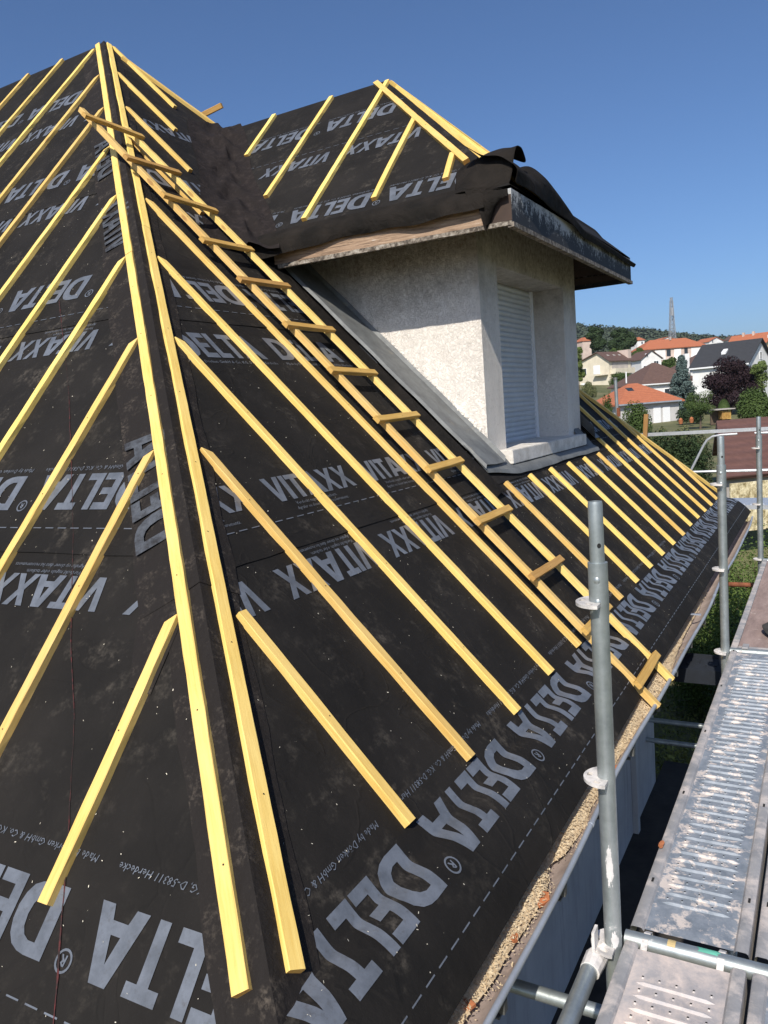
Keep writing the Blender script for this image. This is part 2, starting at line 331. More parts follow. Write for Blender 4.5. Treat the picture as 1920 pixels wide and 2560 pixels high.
def split_loose(o):
    """every loose piece of a mesh becomes an object of its own under the same parent"""
    me = o.data; n_ = len(me.vertices); par = list(range(n_))
    def root(i):
        while par[i] != i: par[i] = par[par[i]]; i = par[i]
        return i
    for e in me.edges:
        a, b = root(e.vertices[0]), root(e.vertices[1])
        if a != b: par[a] = b
    groups = {}
    for p_ in me.polygons: groups.setdefault(root(p_.vertices[0]), []).append(p_)
    if len(groups) < 2: return
    for ps in groups.values():
        ids = sorted({i for p_ in ps for i in p_.vertices}); mp_ = {i: k for k, i in enumerate(ids)}
        m2 = bpy.data.meshes.new(me.name); m2.from_pydata([me.vertices[i].co for i in ids], [], [[mp_[i] for i in p_.vertices] for p_ in ps])
        for m_ in me.materials: m2.materials.append(m_)
        for q, p_ in zip(m2.polygons, ps): q.material_index = p_.material_index; q.use_smooth = p_.use_smooth
        o2 = bpy.data.objects.new(o.name.split('.')[0], m2); C.objects.link(o2); o2.parent = o.parent; o2.matrix_parent_inverse = o.matrix_parent_inverse.copy(); o2.matrix_basis = o.matrix_basis.copy()
    bpy.data.objects.remove(o)
# ------------------------------------------------------------------ roof geometry (camera stands at the origin)
TA, DB = 1.02218, -2.66070      # right face, plane of the batten tops: z = -TA*x + DB
TB, EB = 1.10310, -2.94190      # left face, plane of the batten tops:  z = TB*y + EB
CA = math.hypot(1, TA); CB = math.hypot(1, TB)
BT = 0.030                       # batten thickness
DU = DB - BT * CA; EU = EB - BT * CB   # membrane planes
XE = -1.2437                     # batten ends
Y0, SP = 2.2135, 0.5344
AX = -6.644; AZ_ = -TA * AX + DU; AY = (AZ_ - EU) / TB       # apex
NR = Vector((TA, 0, 1)).normalized(); NL = Vector((0, -TB, 1)).normalized(); NB = Vector((0, TB, 1)).normalized()
PROF = [(-1.2437, -TA * -1.2437 + DU), (-1.224, -1.4525), (-1.202, -1.470), (-1.166, -1.478), (-1.130, -1.488), (-1.077, -1.523), (-1.005, -1.593), (-0.932, -1.693)]
def catmull(P, n):
    out = []
    Q = [(2 * P[0][0] - P[1][0], 2 * P[0][1] - P[1][1])] + P + [(2 * P[-1][0] - P[-2][0], 2 * P[-1][1] - P[-2][1])]
    for i in range(1, len(Q) - 2):
        for k in range(n):
            t = k / n; r = []
            for c in (0, 1):
                a, b, c2, d = Q[i - 1][c], Q[i][c], Q[i + 1][c], Q[i + 2][c]
                r.append(0.5 * (2 * b + (c2 - a) * t + (2 * a - 5 * b + 4 * c2 - d) * t * t + (3 * b - a - 3 * c2 + d) * t ** 3))
            out.append(tuple(r))
    out.append(P[-1]); return out
FL = catmull(PROF, 4)
A0 = 1.2437 * CA
ARC = [A0]
for a, b in zip(FL, FL[1:]): ARC.append(ARC[-1] - math.hypot(b[0] - a[0], b[1] - a[1]))
def rp(y, arc, off=0.0):
    """point on the right face; arc = distance up the slope"""
    if arc >= A0:
        x = -arc / CA; return Vector((x + NR.x * off, y, -TA * x + DU + NR.z * off))
    for i in range(len(FL) - 1):
        if arc >= ARC[i + 1] or i == len(FL) - 2:
            t = (ARC[i] - arc) / (ARC[i] - ARC[i + 1]); a, b = FL[i], FL[i + 1]
            dx, dz = b[0] - a[0], b[1] - a[1]; l = math.hypot(dx, dz)
            return Vector((a[0] + dx * t - dz / l * off, y, a[1] + dz * t + dx / l * off))
def near_y(z): return (z - EU) / TB
def far_y(z): return 2 * AY - near_y(z)
def lp(x, arc, off=0.0):
    y = arc / CB; return Vector((x, y + NL.y * off, TB * y + EU + NL.z * off))
def hip_x(z):
    zz = FL[0][1]
    if z >= zz: return (DU - z) / TA
    for a, b in zip(FL, FL[1:]):
        if a[1] >= z >= b[1]: return a[0] + (b[0] - a[0]) * (a[1] - z) / (a[1] - b[1])
    return FL[-1][0]

house = empty('house', (-3.0, 5.0, -4.05), 'house under re-roofing, hipped roof in black membrane with yellow battens and a dormer', 'house')

bm = bmesh.new()
# right face rows
rows = [(-a_ / CA, None) for a_ in ()]
levels = [(FL[-1 - i][0], FL[-1 - i][1]) for i in range(len(FL))]
x = XE
while x - 0.35 > AX: x -= 0.35; levels.append((x, -TA * x + DU))
levels.append((AX, AZ_))
prev = None
for (xx, zz) in levels:
    ya, yb = near_y(zz), far_y(zz); nn = 24
    row = [bm.verts.new((xx, ya + (yb - ya) * k / nn, zz)) for k in range(nn + 1)]
    if prev:
        for k in range(nn): bm.faces.new((prev[k], row[k], row[k + 1], prev[k + 1]))
    prev = row
# left and back faces
for side in (0, 1):
    prev = None
    zl = [levels[0][1]] + [l[1] for l in levels[1:]]
    for zz in zl:
        yy = near_y(zz) if side == 0 else far_y(zz)
        xa = hip_x(zz); row = [bm.verts.new((xa + (-13.5 - xa) * k / 10, yy, zz)) for k in range(11)]
        if prev:
            for k in range(10): bm.faces.new((prev[k], prev[k + 1], row[k + 1], row[k]) if side == 0 else (prev[k], row[k], row[k + 1], prev[k + 1]))
        prev = row
bmesh.ops.remove_doubles(bm, verts=bm.verts, dist=0.0005)
bmesh.ops.recalc_face_normals(bm, faces=bm.faces)
def dormer_hole(bm):
    for co, no in (((0, 5.74, 0), (0, 1, 0)), ((0, 8.31, 0), (0, 1, 0)), ((-2.20, 0, 0), (1, 0, 0)), ((-3.7, 0, 0), (1, 0, 0))):
        bmesh.ops.bisect_plane(bm, geom=bm.verts[:] + bm.edges[:] + bm.faces[:], plane_co=co, plane_no=no)
    dead = [f for f in bm.faces if 5.74 < f.calc_center_median().y < 8.31 and -3.7 < f.calc_center_median().x < -2.20 and f.calc_center_median().z < 1.2]
    bmesh.ops.delete(bm, geom=dead, context='FACES')
dormer_hole(bm)
roof = finish('roof_membrane', bm, 'membrane', house)
# lower eave edge thickness + deck boards under the membrane
bm = bmesh.new()
thick(bm, [(XE + 0.05, near_y(-1.6) + .06, -1.54), (XE + 0.05, far_y(-1.6) - .06, -1.54), (AX, AY, AZ_ - 0.05)], NR, 0.08)
thick(bm, [(-13.4, near_y(-1.6) + .05, -1.66), (XE, near_y(-1.6) + .05, -1.66), (AX, AY - .02, AZ_ - 0.06), (-13.4, AY - .02, AZ_ - 0.06)], NL, 0.08)
thick(bm, [(XE, far_y(-1.6) - .05, -1.66), (-13.4, far_y(-1.6) - .05, -1.66), (-13.4, AY + .02, AZ_ - 0.06), (AX, AY + .02, AZ_ - 0.06)], NB, 0.08)
dormer_hole(bm)
finish('roof_boarding', bm, 'soffit_board', house)

# membrane overlaps: thin upper sheets whose lower edge shows
EDGE_R = [2.985, 4.65, 6.25]
EDGE_L = [3.35, 4.92, 6.42]
bm = bmesh.new()
def strip_R(arc, w_, off, seedv):
    rnd = random.Random(seedv); n = 60; z = rp(0, arc).z; ya, yb = near_y(z) + .0, far_y(z) - .0
    a = []; b = []
    for k in range(n + 1):
        y = ya + (yb - ya) * k / n; lift = off + abs(rnd.gauss(0, 0.0012))
        a.append(bm.verts.new(rp(y, arc + rnd.uniform(-.003, .003), lift))); zb = rp(0, arc + w_).z
        b.append(bm.verts.new(rp(near_y(zb) + (far_y(zb) - near_y(zb)) * k / n, arc + w_, 0.0008)))
    for k in range(n): bm.faces.new((a[k], a[k + 1], b[k + 1], b[k]))
def strip_L(arc, w_, off, seedv):
    rnd = random.Random(seedv); n = 60; xa = hip_x(lp(0, arc).z); a = []; b = []
    for k in range(n + 1):
        a.append(bm.verts.new(lp(xa + (-12 - xa) * k / n, arc + rnd.uniform(-.003, .003), off + abs(rnd.gauss(0, 0.0012)))))
        xb = hip_x(lp(0, arc + w_).z); b.append(bm.verts.new(lp(xb + (-12 - xb) * k / n, arc + w_, 0.0008)))
    for k in range(n): bm.faces.new((a[k + 1], a[k], b[k], b[k + 1]))
for i, a_ in enumerate(EDGE_R): strip_R(a_, 0.10, 0.004, i)
for i, a_ in enumerate(EDGE_L): strip_L(a_, 0.10, 0.004, 10 + i)
dormer_hole(bm)
finish('membrane_overlap', bm, 'membrane', roof)

# ------------------------------------------------------------------ printed lettering
GL = {
 'D': (.90, [[(0, 0), (.42, 0), (.60, .03), (.75, .10), (.85, .24), (.90, .42), (.89, .62), (.82, .80), (.70, .92), (.54, .98), (.38, 1), (0, 1)], [(.25, .19), (.40, .19), (.52, .24), (.60, .34), (.63, .5), (.60, .66), (.52, .76), (.40, .81), (.25, .81)]]),
 'E': (.55, [[(0, 0), (.55, 0), (.55, .19), (.21, .19), (.21, .41), (.49, .41), (.49, .59), (.21, .59), (.21, .81), (.55, .81), (.55, 1), (0, 1)]]),
 'L': (.50, [[(0, 0), (.50, 0), (.50, .19), (.21, .19), (.21, 1), (0, 1)]]),
 'T': (.60, [[(.195, 0), (.405, 0), (.405, .81), (.60, .81), (.60, 1), (0, 1), (0, .81), (.195, .81)]]),
 'A': (.96, [[(0, 0), (.26, 0), (.33, .2), (.63, .2), (.70, 0), (.96, 0), (.64, 1), (.32, 1)], [(.385, .38), (.575, .38), (.48, .74)]]),
 'V': (.76, [[(.26, 0), (.50, 0), (.76, 1), (.54, 1), (.38, .3), (.22, 1), (0, 1)]]),
 'I': (.21, [[(0, 0), (.21, 0), (.21, 1), (0, 1)]]),
 'X': (.80, [[(0, 0), (.23, 0), (.40, .34), (.57, 0), (.80, 0), (.52, .51), (.78, 1), (.55, 1), (.40, .68), (.25, 1), (.02, 1), (.28, .51)]]),
}
def mesh_from_curve(cu):
    ob = bpy.data.objects.new('tmp', cu); C.objects.link(ob)
    bpy.context.view_layer.update()
    me = bpy.data.meshes.new_from_object(ob.evaluated_get(bpy.context.evaluated_depsgraph_get()))
    bpy.data.objects.remove(ob); bpy.data.curves.remove(cu)
    data = ([tuple(v.co[:2]) for v in me.vertices], [tuple(p.vertices) for p in me.polygons]); bpy.data.meshes.remove(me); return data
def word2d(text, length, cap, shear=0.22, gap=0.07):
    cu = bpy.data.curves.new('w', 'CURVE'); cu.dimensions = '2D'; cu.fill_mode = 'BOTH'
    tot = sum(GL[c][0] for c in text) + gap * (len(text) - 1); sx = length / tot; x = 0
    kern = {'TA': -.06, 'LT': -.04, 'AX': -.05, 'VI': 0, 'XX': -.02}
    for i, ch in enumerate(text):
        for pl in GL[ch][1]:
            s = cu.splines.new('POLY'); s.points.add(len(pl) - 1); s.use_cyclic_u = True
            for p_, (a, b) in zip(s.points, pl): p_.co = ((x + a) * sx + b * cap * shear, b * cap, 0, 1)
        x += GL[ch][0] + gap + kern.get(text[i:i + 2], 0)
    return mesh_from_curve(cu)
def small2d(text, size, length=None, shear=0.25, bold=0.0):
    cu = bpy.data.curves.new('t', 'FONT'); cu.body = text; cu.size = size; cu.shear = shear; cu.resolution_u = 1; cu.offset = bold
    cu.fill_mode = 'FRONT'
    vs, fs = mesh_from_curve(cu)
    if length:
        mx = max(v[0] for v in vs); k = length / mx; vs = [(v[0] * k, v[1]) for v in vs]
    return vs, fs
W_DELTA = word2d('DELTA', 0.765, 1.0, 0.0, .06); W_VITA = word2d('VITAXX', 0.76, 1.0, 0.0, .05)
T_MADE = small2d('Made by Dörken GmbH & Co. KG, D-58311 Herdecke', 0.034, 0.80)
T_V1 = small2d('Verdeckt nageln oder tackern.', 0.028, 0.36); T_V2 = small2d('Agrafer ou clouer dans les recouvrements.', 0.028, 0.46)
T_R = small2d('R', 0.042, None, 0.1, 0.001)
def ring2d(r0, r1, n=20):
    vs = []; fs = []
    for k in range(n): a = 2 * math.pi * k / n; vs += [(r0 * math.cos(a), r0 * math.sin(a)), (r1 * math.cos(a), r1 * math.sin(a))]
    for k in range(n): j = (k + 1) % n; fs.append((2 * k, 2 * k + 1, 2 * j + 1, 2 * j))
    return vs, fs
T_RING = ring2d(0.026, 0.033)
def stamp(dst, shape, tf, mapf, clips=(), cuts=()):
    """put a 2D shape on a face: tf 2D->face coords, mapf face coords->3D; clips = half planes (point, normal) kept on the negative side"""
    vs, fs = shape; b = bmesh.new(); vv = [b.verts.new((*tf(u, v), 0)) for u, v in vs]
    for f in fs:
        try: b.faces.new([vv[i] for i in f])
        except ValueError: pass
    for (p_, n_) in clips:
        bmesh.ops.bisect_plane(b, geom=b.verts[:] + b.edges[:] + b.faces[:], plane_co=(p_[0], p_[1], 0), plane_no=(n_[0], n_[1], 0), clear_outer=True)
    for cval in cuts:
        if b.verts: bmesh.ops.bisect_plane(b, geom=b.verts[:] + b.edges[:] + b.faces[:], plane_co=(0, cval, 0), plane_no=(0, 1, 0))
    idx = {}
    for v in b.verts: idx[v] = dst.verts.new(mapf(v.co.x, v.co.y))
    for f in b.faces:
        try: dst.faces.new([idx[v] for v in f.verts])
        except ValueError: pass
    b.free()
INK = 0.0035
def dashes(dst, a0, a1, b, mapf, clips, dl=0.055, gp=0.03, h=0.005):
    a = a0
    while a < a1:
        stamp(dst, ([(0, 0), (dl, 0), (dl, h), (0, h)], [(0, 1, 2, 3)]), lambda u, v: (a + u, b + v), mapf, clips); a += dl + gp
# hip clip lines in face coordinates
def clip_R(arc_ref=3.0, inset=0.0):
    # near hip: y = near_y(z(arc)) is linear in arc on the plane
    z1, z2 = rp(0, 2.0).z, rp(0, 6.0).z; y1, y2 = near_y(z1) + inset, near_y(z2) + inset
    d = Vector((y2 - y1, 4.0)); nrm = Vector((-d.y, d.x)).normalized()      # pointing to smaller y
    f1, f2 = far_y(z1) - inset, far_y(z2) - inset; d2 = Vector((f2 - f1, 4.0)); n2 = Vector((d2.y, -d2.x)).normalized()
    return [((y1, 2.0), (nrm.x, nrm.y)), ((f1, 2.0), (n2.x, n2.y))]
def clip_L(inset=0.0):
    z1, z2 = lp(0, 2.0).z, lp(0, 6.0).z; x1, x2 = (DU - z1) / TA - inset, (DU - z2) / TA - inset
    d = Vector((x2 - x1, 4.0)); nrm = Vector((d.y, -d.x)).normalized()
    return [((x1, 2.0), (nrm.x, nrm.y))]
cR = clip_R(); cL = clip_L()
mR = lambda y, a: rp(y, a, INK); mL = lambda x_, a: lp(x_, a, INK)
PER = 0.89
bm = bmesh.new()
def row(dst, word, cap, face, base, start, dirn, shear, n0, n1, mapf, clips, cuts=(), reg=True):
    """dirn=-1: upside down (reads towards smaller coordinate, caps point down the slope)"""
    for k in range(n0, n1):
        s0 = start + k * PER * (1 if dirn > 0 else -1)
        stamp(dst, word, lambda u, v: (s0 + dirn * (u + v * cap * shear), base + dirn * v * cap), mapf, clips, cuts)
        if reg and word is W_DELTA:
            o = 0.80
            for shp, du, dv in ((T_RING, 0, 0), (T_R, -.013, -.015)):
                stamp(dst, shp, lambda u, v: (s0 + dirn * (o + u + du), base + dirn * (cap * 0.88 + v + dv)), mapf, clips, cuts)
def lines(dst, shapes, base, start, dirn, n0, n1, mapf, clips):
    for k in range(n0, n1):
        s0 = start + k * PER * (1 if dirn > 0 else -1)
        for shp, dv, du in shapes:
            stamp(dst, shp, lambda u, v: (s0 + dirn * (u + du), base + dirn * (v + dv)), mapf, clips)
cuts = [a for a in ARC[1:-1]] + [A0]
# right face, first roll (upside down)
row(bm, W_DELTA, .215, 'R', 1.800, 2.105, -1, .0, -11, 3, mR, cR, cuts)
lines(bm, [(T_MADE, 0, 0)], 1.90, 2.10, -1, -6, 3, mR, cR)
dashes(bm, 1.0, 11.6, A0 - 0.315, mR, cR)
row(bm, W_VITA, .16, 'R', 2.915, 2.42, -1, .12, -10, 2, mR, cR)
lines(bm, [(T_V1, 0, .0), (T_V2, -.03, .0)], 2.94, 3.24, -1, -3, 2, mR, cR)
# second roll (upright)
dashes(bm, 1.9, 9.8, 3.145, mR, cR)
row(bm, W_VITA, .155, 'R', 3.25, 2.06, 1, .12, 0, 9, mR, cR)
lines(bm, [(T_V1, 0, .12), (T_V2, -.032, .10)], 3.215, 2.96, 1, -1, 3, mR, cR)
row(bm, W_DELTA, .215, 'R', 4.32, 2.34, 1, .0, 0, 5, mR, cR, (), False)
lines(bm, [(T_MADE, 0, 0)], 4.272, 3.23, 1, 0, 2, mR, cR)
# third roll (upside down)
dashes(bm, 3.3, 5.0, 4.785, mR, cR)
row(bm, W_DELTA, .205, 'R', 5.085, 4.30, -1, .0, -1, 2, mR, cR)
lines(bm, [(T_MADE, 0, 0)], 5.13, 4.28, -1, -1, 1, mR, cR)
row(bm, W_VITA, .16, 'R', 6.05, 5.3, -1, .12, -2, 2, mR, cR)
row(bm, W_DELTA, .21, 'R', 6.62, 5.75, -1, .0, -1, 2, mR, cR)
row(bm, W_VITA, .16, 'R', 7.7, 6.2, -1, .12, -1, 2, mR, cR)
# left face: every roll upside down
row(bm, W_DELTA, .205, 'L', 2.165, -2.045, -1, .0, -1, 9, mL, cL)
lines(bm, [(T_MADE, 0, 0)], 2.275, -1.985, -1, -1, 5, mL, cL)
dashes(bm, -9, -1.0, 1.852, mL, cL)
row(bm, W_VITA, .155, 'L', 3.245, -2.53, -1, .12, -1, 9, mL, cL)
lines(bm, [(T_V1, 0, 0), (T_V2, -.032, .0)], 3.268, -2.74, -1, 0, 4, mL, cL)
dashes(bm, -9, -2.2, 3.482, mL, cL)
row(bm, W_DELTA, .205, 'L', 3.79, -2.60, -1, .0, -1, 8, mL, cL)
lines(bm, [(T_MADE, 0, 0)], 3.835, -2.58, -1, 0, 4, mL, cL)
row(bm, W_VITA, .16, 'L', 4.845, -3.62, -1, .12, -1, 8, mL, cL)
lines(bm, [(T_V1, 0, 0), (T_V2, -.032, .0)], 4.872, -3.72, -1, 0, 3, mL, cL)
dashes(bm, -9.5, -3.2, 5.03, mL, cL)
row(bm, W_DELTA, .215, 'L', 5.40, -4.08, -1, .0, -1, 7, mL, cL)
row(bm, W_VITA, .17, 'L', 6.42, -4.75, -1, .12, -1, 6, mL, cL)
row(bm, W_DELTA, .22, 'L', 6.93, -5.35, -1, .0, -1, 6, mL, cL)
row(bm, W_VITA, .18, 'L', 7.95, -5.9, -1, .12, -1, 6, mL, cL)
row(bm, W_DELTA, .22, 'L', 8.50, -6.25, -1, .0, 0, 5, mL, cL)
dormer_hole(bm)
finish('printed_lettering', bm, 'print_ink', roof)
# red chalk snap lines
bm = bmesh.new()
def chalk(pf, a0, a1, wd, seedv):
    rnd = random.Random(seedv); n = 70; pr = None
    for k in range(n + 1):
        a = a0 + (a1 - a0) * k / n; w_ = wd * rnd.uniform(.35, .9) * (0.7 + 0.5 * math.sin(k * .31)); o = rnd.uniform(-.002, .002)
        cur = (bm.verts.new(pf(a, -w_ + o)), bm.verts.new(pf(a, w_ + o)))
        if pr: bm.faces.new((pr[0], pr[1], cur[1], cur[0]))
        pr = cur
CH = [(1.80, -1.87), (1.967, -1.964), (2.33, -2.171), (2.665, -2.374), (2.958, -2.596), (3.449, -2.92), (4.338, -3.566), (5.234, -4.288)]
def chx(a):
    for (p_, x_), (q_, y_) in zip(CH, CH[1:]):
        if a <= q_: return x_ + (y_ - x_) * (a - p_) / (q_ - p_)
    return CH[-1][1]
chalk(lambda a, o: lp(chx(a) + o, a, 0.0046), 1.80, 5.2, 0.0045, 4)
chalk(lambda a, o: lp(hip_x(lp(0, a).z) - 0.062 + o, a, 0.0085), 1.80, 7.3, 0.004, 5)
finish('chalk_line', bm, 'red_chalk', roof)

# hip cover strip
def hip_dirs():
    hd = (Vector((AX, AY, AZ_)) - Vector((XE, near_y(FL[0][1]), FL[0][1]))).normalized()
    return hd
HD = hip_dirs(); HP0 = Vector((XE, near_y(FL[0][1]), FL[0][1]))
LATL = NL.cross(HD).normalized(); LATL = LATL if LATL.x < 0 else -LATL       # away from the hip on the left face
LATR = NR.cross(HD).normalized(); LATR = LATR if LATR.y > 0 else -LATR
HLEN = (Vector((AX, AY, AZ_)) - HP0).length
bm = bmesh.new(); rnd = random.Random(3)
def hip_strip(bm, s0, s1, wl, wr, off, flapl=0.0):
    n = int((s1 - s0) / 0.09); prev = None
    for k in range(n + 1):
        s = s0 + (s1 - s0) * k / n; p = HP0 + HD * s
        wv_ = 0.006 * math.sin(s * 9) + rnd.uniform(-.003, .003)
        lift = off + 0.004 + 0.003 * math.sin(s * 7.3)
        cs = [p + LATL * (wl + wv_) + NL * off * .6, p + LATL * wl * .55 + NL * (off + .002 * math.sin(s * 13)), p + LATL * .05 + NL * (lift + .004), p + (NL + NR).normalized() * (lift + .014 + .004 * math.sin(s * 11)),
              p + LATR * .05 + NR * (lift + .004), p + LATR * wr * .55 + NR * (off + .002 * math.sin(s * 15)), p + LATR * (wr + wv_) + NR * off * .6]
        row_ = [bm.verts.new(c) for c in cs]
        if prev:
            for i in range(6): bm.faces.new((prev[i], prev[i + 1], row_[i + 1], row_[i]))
        prev = row_
    return prev
hip_strip(bm, -0.12, 1.62, 0.17, 0.16, 0.006)
hip_strip(bm, 1.40, HLEN, 0.27, 0.17, 0.010)
o = finish('hip_cover_strip', bm, 'hip_membrane', roof); autosmooth(o, 60)
# torn corner of the upper hip strip
bm = bmesh.new()
p = HP0 + HD * 1.42
a = [p + LATL * .02 + NL * .012, p + LATL * .28 + NL * .004, p + LATL * .335 - HD * .30 + NL * .018, p + LATL * .26 - HD * .37 + NL * .004, p + LATL * .04 - HD * .06 + NL * .008]
poly(bm, a)
tc = bmesh.ops.triangulate(bm, faces=bm.faces[:]); o = finish('torn_flap', bm, 'hip_membrane', roof)
# lettering on the hip strip, running along the hip
bm = bmesh.new()
def hipmap(sgn):
    # a along hip, b across (positive to the left face, negative to the right face)
    def f(a, b):
        p = HP0 + HD * a
        return p + LATL * b + NL * .0175 if b >= 0 else p + LATR * -b + NR * .0175
    return f
hm = hipmap(1)
def hipword(word, s, b0, cap, dirn):
    for cl in ([((0, .0), (0, -1))], [((0, .0), (0, 1))]):
        stamp(bm, word, lambda u, v: (s + dirn * u, b0 - dirn * v * cap), hm, cl + [((0, .255), (0, 1)), ((0, -.15), (0, -1))])
hipword(W_DELTA, 1.72, .25, .24, 1); hipword(W_VITA, 4.45, .24, .22, 1); hipword(W_DELTA, 5.7, .24, .22, 1)
finish('hip_strip_lettering', bm, 'faint_ink', roof)

# ------------------------------------------------------------------ battens on the roof
HB = 0.140   # offset of the hip battens
def rtop(x, y, off=0.0): return Vector((x, y, -TA * x + DB)) + NR * off
def ltop(x, y, off=0.0): return Vector((x, y, TB * y + EB)) + NL * off
def hip_top_R(y): return (DB - EB - TB * (y - HB - 0.035)) / TA
for k in range(1, 18):
    y = Y0 + (k - 1) * SP
    if k == 5: y = 4.318
    if k == 6: board('roof_batten', rtop(-4.22, 4.90), rtop(-4.91, 4.93), .045, BT, NR, house, seed=k); continue
    top = min(0, 0)
    if k <= 5: xt = hip_top_R(y); segs = [(xt, XE)]
    elif k == 7: segs = [(-5.41, -4.75), (-2.06, XE)]
    elif k == 8: segs = [(-6.02, -5.35), (-2.06, XE)]
    elif k == 9: segs = [(-6.585, -5.81), (-2.06, XE)]
    elif k <= 12: segs = [(-2.06, XE)]
    else:
        yn = 2 * AY - y; xt = hip_top_R(yn); segs = [(max(xt, -3.9) if k == 13 else xt, XE)]
    for xa, xb in segs:
        board('roof_batten', rtop(xb + random.uniform(-.006, .006), y), rtop(xa, y + (0.02 if xa > -3 else 0)), .045, BT, NR, house, seed=k, cut=(0, 0.9 if xa < -2.2 and k <= 5 else 0))
X0L, S2 = -2.1079, 0.5745
for k in range(1, 18):
    x = X0L - (k - 1) * S2
    ytop = (-TA * (x + HB + 0.035) + DB - EB) / TB if k <= 9 else AY - 0.03
    ytop = min(ytop, AY - 0.03)
    board('roof_batten', ltop(x, 1.39), ltop(x, ytop), .045, BT, NL, house, seed=40 + k, cut=(0, -0.9 if k < 9 else 0))
# hip battens (left side and right side of the near hip, far hip)
def hipbat(y0_, y1_, side):
    if side == 'L':
        f = lambda y: ltop((DB - EB - TB * y) / TA - HB, y, 0.004)
    else:
        f = lambda y: rtop((DB - EB - TB * (y - HB)) / TA, y, 0.004)
    return f(y0_), f(y1_)
a, b = ltop(-1.309, 1.368, .004), ltop(-6.70, 6.37, .004)
board('hip_batten', (a + b) * .5 + (a - b) * .5, a + (b - a) * .46, .052, .034, NL, house, seed=71); board('hip_batten', a + (b - a) * .4605, b, .052, .034, NL, house, seed=72)
a, b = rtop(-1.213, 1.483, .004), rtop(-6.60, 6.44, .004)
board('hip_batten', a, a + (b - a) * .5, .052, .034, NR, house, seed=73); board('hip_batten', a + (b - a) * .5005, b, .052, .034, NR, house, seed=74)
def farR(t): # t 0 at eave .. 1 apex
    z = FL[0][1] + (AZ_ - FL[0][1]) * t; x = (DU - z) / TA; return Vector((x, far_y(z) - HB, z)) + NR * (BT + .004)
def farB(t):
    z = FL[0][1] + (AZ_ - FL[0][1]) * t; x = (DU - z) / TA; return Vector((x - HB, far_y(z), z)) + NB * (BT + .004)
board('hip_batten', farR(0.0), farR(.33), .05, .034, NR, house, seed=75); board('hip_batten', farR(.3305), farR(.60), .05, .034, NR, house, seed=76); board('hip_batten', farR(.80), farR(.965), .05, .034, NR, house, seed=77)
board('hip_batten', farB(0.03), farB(.5), .05, .034, NB, house, seed=78); board('hip_batten', farB(.80), farB(.98), .05, .034, NB, house, seed=79)
# batten ends poking up behind the far hip
board('timber_offcut', (-5.99, 7.05, 3.40), (-5.74, 7.13, 3.475), .06, .05, (0, -.3, 1), None, 'rung_wood', 'batten_end', seed=80)
tag(bpy.data.objects['timber_offcut'], 'short timber offcut poking out behind the upper far hip, against the sky', 'timber')
so2 = board('timber_stake', (-2.33, 11.8, -0.65), (-2.30, 11.8, -0.29), .06, .05, (0, -1, 0), None, 'stake_wood', 'stake_wood', seed=81); tag(so2, 'brown timber stake standing up behind the far hip beside the leafy shrub', 'stake')

# ------------------------------------------------------------------ dormer
XD, Y1, Y2, XF, YE, YF = -2.30, 5.71, 8.34, -1.82, 5.17, 8.79
ZE, ZT = 1.173, 1.43            # eave underside, roof edge
YM = (YE + YF) / 2; TD = 0.9272; ZR = ZT + TD * (YM - YE)
def roofR_z(x, off=0.0): return -TA * x + DU + off
OY0, OY1, OZ0, OZ1, XS = 6.10, 7.90, -0.36, 1.10, -2.62
bm = bmesh.new()
zt = 1.60
def wallquad(a, b, c, d): quad(bm, a, b, c, d)
# left cheek (faces -y): follows the roof slope
xb = -3.72
def cheek(y, flip):
    pts = [(XD, y, roofR_z(XD) - .05), (XD, y, zt), (-(zt - DU) / TA - .05, y, zt)]
    if flip: pts = pts[::-1]
    poly(bm, pts)
cheek(Y1, False); cheek(Y2, True)
# front wall with the opening
zb = roofR_z(XD) - .12
for (a, b, c, d) in ((Y1, OY0, zb, zt), (OY1, Y2, zb, zt), (OY0, OY1, OZ1, zt)):
    quad(bm, (XD, a, c), (XD, b, c), (XD, b, d), (XD, a, d))
# reveals
quad(bm, (XD, OY0, zb), (XS - .05, OY0, zb), (XS - .05, OY0, OZ1), (XD, OY0, OZ1)); quad(bm, (XD, OY1, zb), (XD, OY1, OZ1), (XS - .05, OY1, OZ1), (XS - .05, OY1, zb))
quad(bm, (XD, OY0, OZ1), (XD, OY1, OZ1), (XS - .05, OY1, OZ1), (XS - .05, OY0, OZ1))
bmesh.ops.remove_doubles(bm, verts=bm.verts, dist=.0004)
bmesh.ops.bevel(bm, geom=[e for e in bm.edges if abs(e.verts[0].co.x - XD) < .001 and abs(e.verts[1].co.x - XD) < .001 and abs(e.verts[0].co.y - e.verts[1].co.y) < .001 and len(e.link_faces) == 2], offset=.012, segments=2, affect='EDGES')
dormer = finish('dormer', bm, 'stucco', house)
# broken render along the foot of the cheek
bm = bmesh.new(); rnd = random.Random(12)
for k in range(70):
    t = k / 69; x = -2.36 - t * 1.3; z = roofR_z(x) + .112 + rnd.uniform(-.008, .008); r_ = rnd.uniform(.006, .014) * (2.4 if k < 14 else .9)
    m_ = Matrix.Translation((x, Y1 - .002, z)) @ Matrix.Rotation(rnd.uniform(0, 3), 4, 'Y') @ Matrix.Diagonal((1, .35, .7, 1))
    bmesh.ops.create_icosphere(bm, subdivisions=1, radius=r_, matrix=m_)
for v in bm.verts: v.co += Vector((rnd.uniform(-.005, .005), 0, rnd.uniform(-.005, .005)))
finish('broken_render', bm, 'stucco', dormer)
